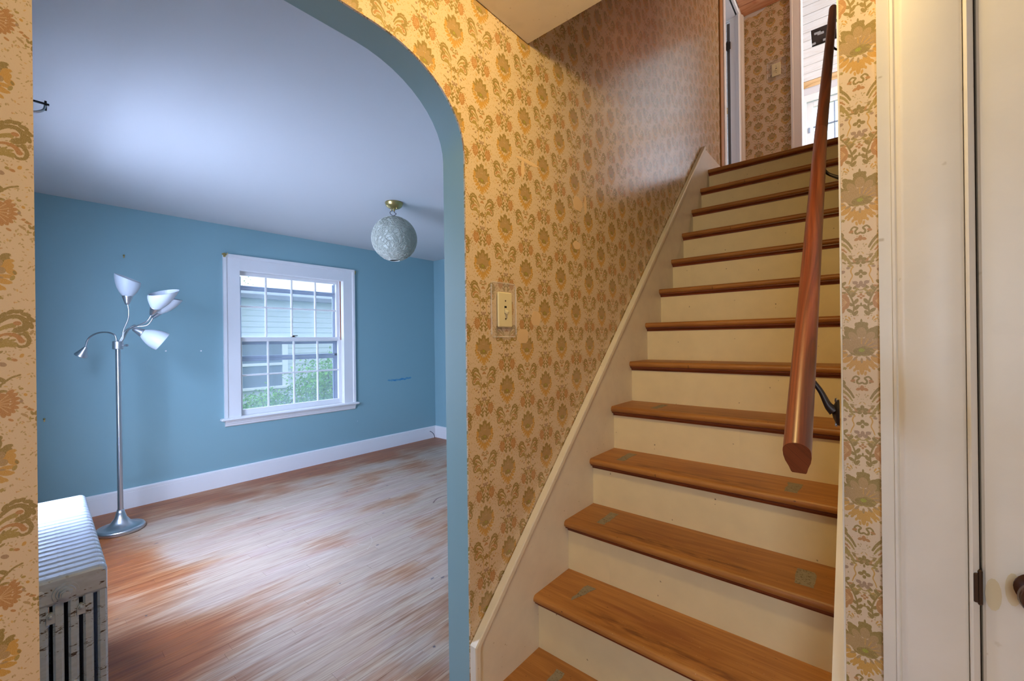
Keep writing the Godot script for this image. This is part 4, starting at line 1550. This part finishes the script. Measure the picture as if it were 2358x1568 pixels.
# ------------------------------------------------------------------ floor lamp
func floor_lamp() -> void:
	var l := thing("floor_lamp", "brushed steel floor lamp with five bent arms, four frosted shades and a small reading head", "floor lamp", V(-4.06, FL, -0.490))
	var o := l.position
	var tip := V(-4.078, 1.29, -0.487) - V(o.x, 0, o.z)
	tip = V(-0.010, 1.285, 0.002)
	var m := M.new()
	m.lathe(PackedVector2Array([Vector2(0, 0.0), Vector2(0.128, 0.0), Vector2(0.134, 0.006), Vector2(0.134, 0.022), Vector2(0.128, 0.032), Vector2(0.112, 0.036), Vector2(0.108, 0.034), Vector2(0.085, 0.042), Vector2(0.055, 0.062), Vector2(0.034, 0.094), Vector2(0.024, 0.130), Vector2(0.019, 0.150), Vector2(0, 0.152)]), 48)
	obj("lamp_base", m, mats.steel, l)
	m = M.new()
	m.tube(PackedVector3Array([V(0, 0.14, 0), V(0, 0.14, 0).lerp(tip, 0.42), V(0, 0.14, 0).lerp(tip, 0.425), tip]), [0.0155, 0.0155, 0.0148, 0.0148], 20)
	obj("pole", m, mats.steel, l)
	m = M.new()
	m.lathe(PackedVector2Array([Vector2(0, -0.002), Vector2(0.029, 0), Vector2(0.030, 0.003), Vector2(0.030, 0.052), Vector2(0.026, 0.056), Vector2(0, 0.058)]), 28, Transform3D(Basis(), tip))
	var hub := obj("hub", m, mats.steel, l)
	m = M.new()
	m.tube(PackedVector3Array([tip + V(0.02, 0.026, -0.02), tip + V(0.042, 0.026, -0.036)]), 0.004, 10)
	m.tube(PackedVector3Array([tip + V(0.040, 0.026, -0.034), tip + V(0.052, 0.026, -0.044)]), 0.008, 12)
	obj("switch_knob", m, mats.steel, hub)
	# points measured at the lamp's distance, relative to the hub
	var H := V(-4.138, 0.012, -0.492)
	var T := o + tip + V(0, 0.054, 0)
	var arms := [
		[V(-4.117, 0.03, -0.51), V(-4.105, 0.10, -0.52), V(-4.083, 0.17, -0.54), V(-4.079, 0.235, -0.543), V(-4.085, 0.285, -0.537)],
		[V(-4.112, 0.03, -0.515), V(-4.098, 0.085, -0.525), V(-4.041, 0.117, -0.574), V(-3.981, 0.153, -0.625), V(-3.952, 0.206, -0.650)],
		[V(-4.125, 0.03, -0.505), V(-4.115, 0.09, -0.53), V(-4.075, 0.115, -0.58), V(-4.050, 0.130, -0.64), V(-4.025, 0.190, -0.67)],
		[V(-4.135, 0.03, -0.52), V(-4.130, 0.10, -0.55), V(-4.105, 0.128, -0.58), V(-4.075, 0.095, -0.575)],
		[V(-4.150, 0.03, -0.485), V(-4.160, 0.062, -0.475), V(-4.197, 0.078, -0.442), V(-4.252, 0.072, -0.396), V(-4.298, 0.035, -0.357), V(-4.315, -0.030, -0.343)],
	]
	var shade_axis := [V(0.02, 1.0, -0.02), V(0.44, 0.85, -0.30), V(0.50, 0.74, -0.42), V(0.22, -0.5, -0.84), V(-0.40, -0.85, 0.34)]
	var rt := V(0.764, 0, -0.645)
	var fw := V(-0.645, 0, -0.764)
	var sl := [rt * -0.42 - fw * 0.12, rt * 0.75 + fw * 0.42, rt * 0.75, rt * 0.2]
	for k in 5:
		var path := []
		path.append(tip + V(0, 0.045, 0) + (arms[k][0] - V(-4.13, 0.03, -0.5)) * 0.6)
		for p in arms[k]:
			path.append(p - H + T - o)
		var m2 := M.new()
		m2.tube(smooth_path(path, 7), 0.0052, 10)
		var arm := obj("arm", m2, mats.steel, l)
		var ax: Vector3 = shade_axis[k].normalized()
		var sx := ax.cross(V(0.2, 0.1, 1)).normalized()
		var bs := Basis(sx, ax, sx.cross(ax))
		var at := Transform3D(bs.scaled(Vector3.ONE * 0.88), path[-1])
		if k == 4:
			m2 = M.new()
			m2.lathe(PackedVector2Array([Vector2(0.006, -0.012), Vector2(0.012, -0.004), Vector2(0.020, 0.02), Vector2(0.040, 0.066), Vector2(0.0415, 0.072), Vector2(0.039, 0.072), Vector2(0.030, 0.052)]), 28, at)
			var head := obj("reading_head", m2, mats.steel, arm)
			m2 = M.new()
			m2.lathe(PackedVector2Array([Vector2(0, 0.050), Vector2(0.031, 0.050), Vector2(0.031, 0.076), Vector2(0.026, 0.079), Vector2(0, 0.070)]), 24, at)
			m2.v = m2.v
			obj("reading_bulb_ring", m2, mats.black, l)
			continue
		m2 = M.new()
		m2.lathe(PackedVector2Array([Vector2(0.004, -0.016), Vector2(0.013, -0.012), Vector2(0.019, 0.004), Vector2(0.034, 0.050), Vector2(0.035, 0.056), Vector2(0.030, 0.056), Vector2(0, 0.052)]), 28, at)
		obj("socket_cup", m2, mats.steel, arm)
		m2 = M.new()
		var outer := PackedVector2Array([Vector2(0.026, 0.046), Vector2(0.035, 0.058), Vector2(0.051, 0.082), Vector2(0.066, 0.112), Vector2(0.076, 0.144), Vector2(0.081, 0.176), Vector2(0.081, 0.200)])
		var inner := PackedVector2Array([Vector2(0.0785, 0.200), Vector2(0.078, 0.176), Vector2(0.073, 0.144), Vector2(0.063, 0.112), Vector2(0.048, 0.084), Vector2(0.032, 0.062), Vector2(0, 0.056)])
		outer.append_array(inner)
		m2.lathe(outer, 40, at, Vector2(sl[k].dot(bs.x), sl[k].dot(bs.z)))
		obj("lamp_shade", m2, mats.frost, l)


# ------------------------------------------------------------------ string globe
func globe_lamp() -> void:
	var g := thing("pendant_lamp", "pale string-wrapped globe lamp hanging from a brass canopy on the ceiling", "pendant lamp", V(-2.875, CEIL, -1.972))
	var m := M.new()
	m.lathe(PackedVector2Array([Vector2(0, 0.0), Vector2(0.068, 0.0), Vector2(0.070, -0.008), Vector2(0.066, -0.012), Vector2(0.066, -0.018), Vector2(0.060, -0.030), Vector2(0.045, -0.042), Vector2(0.020, -0.050), Vector2(0, -0.052)]), 36)
	var can := obj("canopy", m, mats.brass, g)
	for s in [-1.0, 1.0]:
		m = M.new()
		m.lathe(PackedVector2Array([Vector2(0.006, 0.0), Vector2(0.006, -0.012), Vector2(0, -0.014)]), 10, Transform3D(Basis(), V(0.036 * s, -0.044, 0.0)))
		obj("canopy_screw", m, mats.brass, can)
	m = M.new()
	m.tube(PackedVector3Array([V(0, -0.05, 0), V(0, -0.068, 0)]), 0.007, 10)
	obj("hook", m, mats.brass, g)
	m = M.new()
	m.tube(smooth_path([V(0.002, -0.062, 0), V(0.004, -0.078, 0.002), V(0.014, -0.088, -0.008), V(0.008, -0.098, -0.004), V(-0.012, -0.108, 0.008), V(0.0, -0.125, 0)], 6), 0.0026, 8)
	m.tube(smooth_path([V(-0.002, -0.064, 0), V(-0.020, -0.066, 0.014), V(-0.028, -0.078, 0.020), V(-0.020, -0.094, 0.014), V(0.0, -0.110, 0.0), V(0.0, -0.125, 0)], 6), 0.0022, 8)
	obj("cord", m, mats.wire, g)
	# globe, open underneath
	var C := V(0, -0.288, 0)
	var R := 0.174
	m = M.new()
	var pr := PackedVector2Array()
	for i in 25:
		var a := lerpf(PI - 0.235, 0.05, i / 24.0)
		pr.append(Vector2(sin(a) * (R - 0.003), cos(a) * (R - 0.003)))
	for i in 25:
		var a := lerpf(0.05, PI - 0.235, i / 24.0)
		pr.append(Vector2(sin(a) * (R - 0.007), cos(a) * (R - 0.007)))
	m.lathe(pr, 48, Transform3D(Basis(), C))
	var body := obj("globe", m, mats.string, g)
	m = M.new()
	var rng := RandomNumberGenerator.new()
	rng.seed = 12
	for k in 330:
		var ax := V(rng.randfn(), rng.randfn(), rng.randfn()).normalized()
		var e1 := ax.cross(V(0.3, 0.5, 0.8)).normalized()
		var e2 := ax.cross(e1)
		var tilt := rng.randf_range(-0.75, 0.75)
		var a0 := rng.randf() * TAU
		var span := rng.randf_range(0.8, 2.6)
		var path := PackedVector3Array()
		var wob := rng.randf_range(0.02, 0.10)
		var ph := rng.randf() * TAU
		for i in 22:
			var a := a0 + span * i / 21.0
			var t := tilt + wob * sin(a * rng.randf_range(6.9, 7.1) + ph)
			var p := (e1 * cos(a) + e2 * sin(a)) * cos(t) + ax * sin(t)
			if p.y < -0.965:
				break
			path.append(C + p * (R + rng.randf_range(-0.0015, 0.0022)))
		if path.size() > 3:
			var sh := rng.randf_range(0.80, 1.12)
			m.tint = Color(sh, sh, sh * 0.98)
			m.tube(path, rng.randf_range(0.0011, 0.0021), 4, false)
	var st := obj("string_wrap", m, mats.string, body)
	st.set_meta("kind", "stuff")
	m = M.new()
	m.tube(ring(C + V(0, -R * 0.972, 0), R * 0.235, 30), 0.004, 8, false)
	obj("opening_ring", m, mats.string, body)


func ring(c: Vector3, r: float, n: int) -> PackedVector3Array:
	var p := PackedVector3Array()
	for i in n + 1:
		p.append(c + V(cos(TAU * i / n), 0, sin(TAU * i / n)) * r)
	return p


# ------------------------------------------------------------------ radiator
func radiator() -> void:
	var W := 0.176        # front to back
	var Hh := 0.655
	var P := 0.0410       # pitch of sections
	var N := 22
	var r := thing("radiator", "old silver painted cast iron column radiator with chipped paint, at the left below the arch", "radiator", V(-1.775, FL, -0.096))
	r.rotation.y = deg_to_rad(-1.6)
	# local: x from 0 (near end) to -N*P, z across
	var m := M.new()
	var half := W / 2
	for e in [[Hh - 0.085, Hh], [0.06, 0.135]]:
		var pts := PackedVector2Array()
		var cr := 0.022 if e[1] > 0.3 else 0.010
		for i in 7:
			var a := PI / 2 * i / 6.0
			pts.append(Vector2(half - cr + cos(a) * cr, e[1] - cr + sin(a) * cr))
		for i in 7:
			var a := PI / 2 + PI / 2 * i / 6.0
			pts.append(Vector2(-half + cr + cos(a) * cr, e[1] - cr + sin(a) * cr))
		pts.append(Vector2(-half, e[0]))
		pts.append(Vector2(half, e[0]))
		var big := pts
		var small := PackedVector2Array()
		for p in pts:
			small.append(Vector2(p.x * 0.965, (p.y - (e[0] + e[1]) / 2) * 0.84 + (e[0] + e[1]) / 2))
		# loaf: full outline in the middle, smaller outline at both faces
		var t := Transform3D(Basis(V(0, 0, -1), V(0, 1, 0), V(1, 0, 0)), Vector3.ZERO)
		var prof := [[-0.0203, 0.70, 0.955], [-0.0175, 0.84, 0.975], [-0.012, 0.95, 0.99], [-0.005, 1.0, 1.0], [0.005, 1.0, 1.0], [0.012, 0.95, 0.99], [0.0175, 0.84, 0.975], [0.0203, 0.70, 0.955]]
		for k in prof.size() - 1:
			for i in big.size():
				var q := []
				for w in [[k, i], [k + 1, i], [k + 1, (i + 1) % big.size()], [k, (i + 1) % big.size()]]:
					var f = prof[w[0]]
					var p: Vector2 = big[w[1]]
					var mid: float = (e[0] + e[1]) / 2
					q.append(t * V(p.x * f[2], (p.y - mid) * f[1] + mid, f[0]))
				var out: Vector3 = ((q[0] + q[1] + q[2] + q[3]) / 4.0 - V(0, (e[0] + e[1]) / 2, 0))
				var nn: Vector3 = (q[1] - q[0]).cross(q[3] - q[0]).normalized()
				if nn.dot(out) < 0:
					nn = -nn
				m.quad(q[0], q[1], q[2], q[3], nn)
		for f in [0, prof.size() - 1]:
			var pts2 := PackedVector2Array()
			for p in big:
				pts2.append(Vector2(p.x * prof[f][2], (p.y - (e[0] + e[1]) / 2) * prof[f][1] + (e[0] + e[1]) / 2))
			var ix := Geometry2D.triangulate_polygon(pts2)
			var nn := V(-1 if f == 0 else 1, 0, 0)
			for i in range(0, ix.size(), 3):
				m.tri(t * V(pts2[ix[i]].x, pts2[ix[i]].y, prof[f][0]), t * V(pts2[ix[i + 1]].x, pts2[ix[i + 1]].y, prof[f][0]), t * V(pts2[ix[i + 2]].x, pts2[ix[i + 2]].y, prof[f][0]), nn, nn, nn)
	# six tubes with five slots between
	var pitch := (W - 0.024) / 5.0
	for k in 6:
		var z := (k - 2.5) * pitch
		var pts := PackedVector2Array()
		for i in 14:
			var a := TAU * i / 14.0
			pts.append(Vector2(cos(a) * 0.0165, sin(a) * 0.0112 + z))
		m.prism(pts, 0.10, Hh - 0.05, Transform3D(Basis(V(1, 0, 0), V(0, 0, 1), V(0, -1, 0)).scaled(V(1, 1, 1)), Vector3.ZERO).scaled_local(V(1, 1, -1)), true, false)
	# connecting hubs
	for y in [Hh - 0.05, 0.098]:
		m.lathe(PackedVector2Array([Vector2(0.024, -0.021), Vector2(0.024, 0.021)]), 20, Transform3D(Basis(V(0, 1, 0), V(1, 0, 0), V(0, 0, -1)), V(0, y, 0)))
	var sm := m.mesh()
	for k in N:
		piece("section", sm, mats.radiator, r, Transform3D(Basis(), V(-P * (k + 0.5), 0, 0)))
	# near end: web plates between the tubes round the slots
	m = M.new()
	m.tube(PackedVector3Array([V(-0.004, Hh - 0.052, 0), V(0.004, Hh - 0.052, 0)]), [0.0285, 0.027], 32)
	m.tube(PackedVector3Array([V(0.003, Hh - 0.052, 0), V(0.0075, Hh - 0.052, 0)]), [0.021, 0.0195], 32)
	m.tube(PackedVector3Array([V(0.006, Hh - 0.052, 0), V(0.016, Hh - 0.052, 0)]), [0.0155, 0.0145], 6)
	m.tube(PackedVector3Array([V(0.015, Hh - 0.052, 0), V(0.020, Hh - 0.052, 0)]), [0.0105, 0.009], 20)
	obj("end_plug", m, mats.radiator, r)
	# flat cast bars of the end section, with the narrow dark slots between them
	for k in 6:
		var z := (k - 2.5) * pitch
		m = M.new()
		m.box(V(-0.020, 0.10, z - pitch / 2 + 0.0043), V(-0.0035, Hh - 0.070, z + pitch / 2 - 0.0043), 0.005)
		obj("end_bar", m, mats.radiator_end, r)
	m = M.new()
	m.tube(PackedVector3Array([V(-0.004, 0.10, 0.0), V(0.006, 0.10, 0.0)]), [0.040, 0.038], 32)
	m.tube(PackedVector3Array([V(0.005, 0.10, 0.0), V(0.012, 0.10, 0.0)]), [0.026, 0.024], 24)
	obj("end_plug", m, mat(c8(58, 72, 92), 0.4, 0.4), r)
	var face := Basis(V(0, 1, 0), V(1, 0, 0), V(0, 0, -1))
	for q in [-1.0, 1.0]:
		var z: float = q * pitch
		var arch := PackedVector2Array()
		for i in 11:
			var a := PI * i / 10.0
			arch.append(Vector2(z + cos(a) * 0.0085, Hh - 0.112 + sin(a) * 0.011))
		arch.append(Vector2(z - 0.0085, Hh - 0.130))
		arch.append(Vector2(z + 0.0085, Hh - 0.130))
		m = M.new()
		m.prism(arch, -0.014, 0.0005, Transform3D(Basis(V(0, 0, -1), V(0, 1, 0), V(1, 0, 0)), Vector3.ZERO))
		var ab := obj("end_boss", m, mats.radiator, r)
		m = M.new()
		m.lathe(PackedVector2Array([Vector2(0.006, 0.0), Vector2(0.005, 0.004), Vector2(0, 0.005)]), 12, Transform3D(face, V(0.0, Hh - 0.110, -z)))
		obj("rivet", m, mats.radiator, ab)
		m = M.new()
		m.lathe(PackedVector2Array([Vector2(0.010, 0.0), Vector2(0.008, 0.004), Vector2(0, 0.005)]), 12, Transform3D(face, V(-0.004, 0.148, -z)))
		obj("end_boss", m, mats.radiator, r)
	for q in [[-0.005, 0.33, -pitch * 0.5, 0.010], [-0.002, Hh - 0.040, 0.052, 0.012]]:
		m = M.new()
		m.lathe(PackedVector2Array([Vector2(q[3], 0.0), Vector2(q[3] * 0.85, 0.003), Vector2(0, 0.005)]), 14, Transform3D(face, V(q[0], q[1], q[2])))
		obj("end_boss", m, mats.radiator, r)
	for x in [-0.02, -P * N + 0.02]:
		for s in [-1.0, 1.0]:
			m = M.new()
			m.tube(PackedVector3Array([V(x, 0.10, s * 0.062), V(x, 0.05, s * 0.072), V(x, 0.012, s * 0.078), V(x, 0.0, s * 0.080)]), [0.022, 0.017, 0.019, 0.021], 14)
			obj("leg", m, mats.radiator, r)


# ------------------------------------------------------------------ small things
func small_things() -> void:
	# curtain rod hooks at the window corners
	for q in [[V(FW + 0.029, 0.825, -1.275), 1.0, "brass curtain rod bracket on the left top corner of the sash window"], [V(FW + 0.005, 0.812, -2.585), -1.0, "brass curtain rod bracket at the right top corner of the sash window"]]:
		var b := thing("curtain_bracket", q[2], "curtain bracket", q[0], "curtain rod brackets")
		var m := M.new()
		m.box(V(0, -0.022, -0.010), V(0.003, 0.016, 0.010), 0.001)
		m.box(V(0, -0.004, -0.014), V(0.004, 0.010, 0.020), 0.001)
		obj("back_plate", m, mats.brass, b)
		m = M.new()
		m.tube(smooth_path([V(0.002, -0.012, 0), V(0.018, -0.010, -0.004 * q[1]), V(0.034, 0.002, -0.012 * q[1]), V(0.038, 0.014, -0.016 * q[1])], 5), 0.004, 8)
		m.tube(PackedVector3Array([V(0.018, -0.010, 0), V(0.020, 0.014, 0)]), 0.003, 8)
		obj("hook_arm", m, mats.brass, b)
	for q in [[V(-2.20, 0.838, SIDEZ - 0.03), "dark metal curtain hook against the ceiling, nearest the arch at the left"], [V(-3.545, 0.838, SIDEZ - 0.03), "pale metal curtain hook at the top of the teal wall, left of the lamp"]]:
		var b := thing("curtain_hook", q[1], "curtain hook", q[0], "hooks of the side window")
		var mt: Material = mats.steel
		var m := M.new()
		m.box(V(-0.012, -0.03, -0.001), V(0.012, 0.02, 0.002), 0.001)
		obj("back_plate", m, mt, b)
		m = M.new()
		for dx in [-0.004, 0.0, 0.004]:
			m.tube(smooth_path([V(dx, 0.0, 0), V(dx, -0.022, -0.03), V(dx, -0.028, -0.058), V(dx, -0.014, -0.082), V(dx, 0.004, -0.088)], 6), 0.0032, 8)
		obj("hook_arm", m, mt, b)
		if q[0].x > -3.0:
			m = M.new()
			m.box(V(-0.003, -0.012, -0.092), V(0.003, 0.022, -0.086), 0.001)
			m.box(V(-0.004, 0.008, -0.098), V(0.004, 0.014, -0.060), 0.001)
			obj("hook_tip", m, mats.black, b)
	# stub of cable by the corner
	var m2 := M.new()
	m2.tube(smooth_path([V(FW + 0.02, FL + 0.098, BACKZ + 0.115), V(FW + 0.035, FL + 0.085, BACKZ + 0.095), V(FW + 0.05, FL + 0.05, BACKZ + 0.07), V(FW + 0.055, FL + 0.0, BACKZ + 0.06)], 6), 0.004, 8)
	tag(obj("cable_stub", m2, mats.wire), "short dark cable stub coming up at the far baseboard corner", "cable")


# ------------------------------------------------------------------ outside the window
func outdoors() -> void:
	var m := M.new()
	m.box(V(-40, FL - 0.75, 30), V(FW - 0.2, FL - 0.6, -40))
	m.box(V(FW - 0.2, FL - 0.75, 30), V(12, FL - 0.6, 1.9))
	m.box(V(FW - 0.2, FL - 0.75, -6.6), V(12, FL - 0.6, -40))
	struct("ground", m, mats.grass, "green lawn outside the window", "ground")
	var hx := -10.2
	var h := thing("neighbour_house", "pale clapboard house seen through the window panes", "house", V(hx, FL - 0.6, 0))
	m = M.new()
	m.box(V(-4, 0, 1.0), V(-0.03, 2.88, -9.0))
	obj("house_wall", m, mats.siding, h)
	var bm := M.new()
	bm.prism(poly([[0, 0], [0.022, 0], [0.006, 0.135], [0, 0.135]]), 1.0, -9.0)
	var board := bm.mesh()
	for k in 26:
		piece("clapboard", board, mats.siding, h, Transform3D(Basis(), V(-0.03, k * 0.12, 0)))
	m = M.new()
	m.box(V(-4.2, 2.88, 1.3), V(0.25, 2.96, -9.3))
	m.prism(poly([[0.25, 2.96], [-2.1, 3.1], [-4.2, 2.96]]), 1.3, -9.3)
	obj("roof", m, mats.shingle, h)
	m = M.new()
	for z in [-3.10, -4.02]:
		m.box(V(-0.02, 0.95, z - 0.06), V(0.05, 2.02, z + 0.06), 0.005)
	m.box(V(-0.02, 1.96, -3.04), V(0.05, 2.06, -4.08), 0.005)
	m.box(V(-0.02, 0.90, -3.0), V(0.07, 0.96, -4.12), 0.005)
	m.box(V(-0.02, 1.42, -3.1), V(0.04, 1.48, -4.02), 0.004)
	var wf := obj("house_window", m, mats.trim, h)
	m = M.new()
	m.box(V(-0.02, 0.95, -3.1), V(0.015, 2.0, -4.02))
	obj("window_glass", m, mat(c8(120, 134, 150), 0.15), wf)
	# leafy shrubs and an overhanging branch
	var rng := RandomNumberGenerator.new()
	rng.seed = 55
	shrub("shrub", "bright green leafy shrub in front of the pale house, at the lower right panes", V(-8.2, FL - 0.6, -4.35), V(0.9, 1.75, 1.25), 9000, rng)
	shrub("shrub", "smaller pale green shrub left of the big one, at the lower panes", V(-8.3, FL - 0.6, -3.0), V(0.7, 1.1, 0.9), 4000, rng)
	shrub("tree", "green tree crown above the house roof, at the upper left panes", V(-17.0, FL - 0.6, -3.6), V(1.8, 7.6, 2.3), 9000, rng)


func shrub(called: String, label: String, at: Vector3, size: Vector3, count: int, rng: RandomNumberGenerator) -> void:
	var s := thing(called, label, called, at)
	var m := M.new()
	for k in 7:
		var tip := V(rng.randf_range(-0.6, 0.6) * size.x, size.y * rng.randf_range(0.6, 0.95), rng.randf_range(-0.6, 0.6) * size.z)
		m.tube(smooth_path([V(rng.randf_range(-0.05, 0.05), 0, rng.randf_range(-0.05, 0.05)), tip * 0.5 + V(0, 0.1, 0), tip], 4), [0.03, 0.027, 0.024, 0.02, 0.017, 0.014, 0.011, 0.008, 0.004], 6)
	obj("stems", m, mats.bark, s)
	# a folded leaf
	m = M.new()
	var a := V(0, 0, 0)
	var b := V(0.028, 0.010, 0.045)
	var d := V(-0.028, 0.010, 0.045)
	var e := V(0, -0.006, 0.095)
	var c := V(0, 0.0, 0.045)
	for f in [[a, b, c], [a, c, d], [c, b, e], [c, e, d]]:
		var nn: Vector3 = (f[1] - f[0]).cross(f[2] - f[0]).normalized()
		if nn.y < 0:
			nn = -nn
		m.tri(f[0], f[1], f[2], nn, nn, nn)
	var mm := MultiMesh.new()
	mm.transform_format = MultiMesh.TRANSFORM_3D
	mm.use_colors = true
	mm.mesh = m.mesh()
	mm.instance_count = count
	for i in count:
		var dir := V(rng.randfn(), rng.randfn(), rng.randfn()).normalized()
		var rr := pow(rng.randf(), 0.34) * (0.85 + 0.3 * sin(dir.x * 7.0) * sin(dir.z * 6.0 + dir.y * 5.0))
		var p := V(dir.x * size.x * rr, size.y * 0.56 + dir.y * size.y * 0.46 * rr, dir.z * size.z * rr)
		var bs := Basis(V(rng.randfn(), rng.randfn(), rng.randfn()).normalized(), rng.randf() * TAU)
		mm.set_instance_transform(i, Transform3D(bs.scaled(Vector3.ONE * rng.randf_range(0.4, 0.85)), p))
		var g := rng.randf_range(0.55, 1.25)
		mm.set_instance_color(i, Color(g * rng.randf_range(0.8, 1.3), g, g * rng.randf_range(0.5, 1.0)))
	var o := MultiMeshInstance3D.new()
	o.name = "foliage"
	o.multimesh = mm
	o.material_override = mats.leaf
	o.set_meta("kind", "stuff")
	s.add_child(o, true)
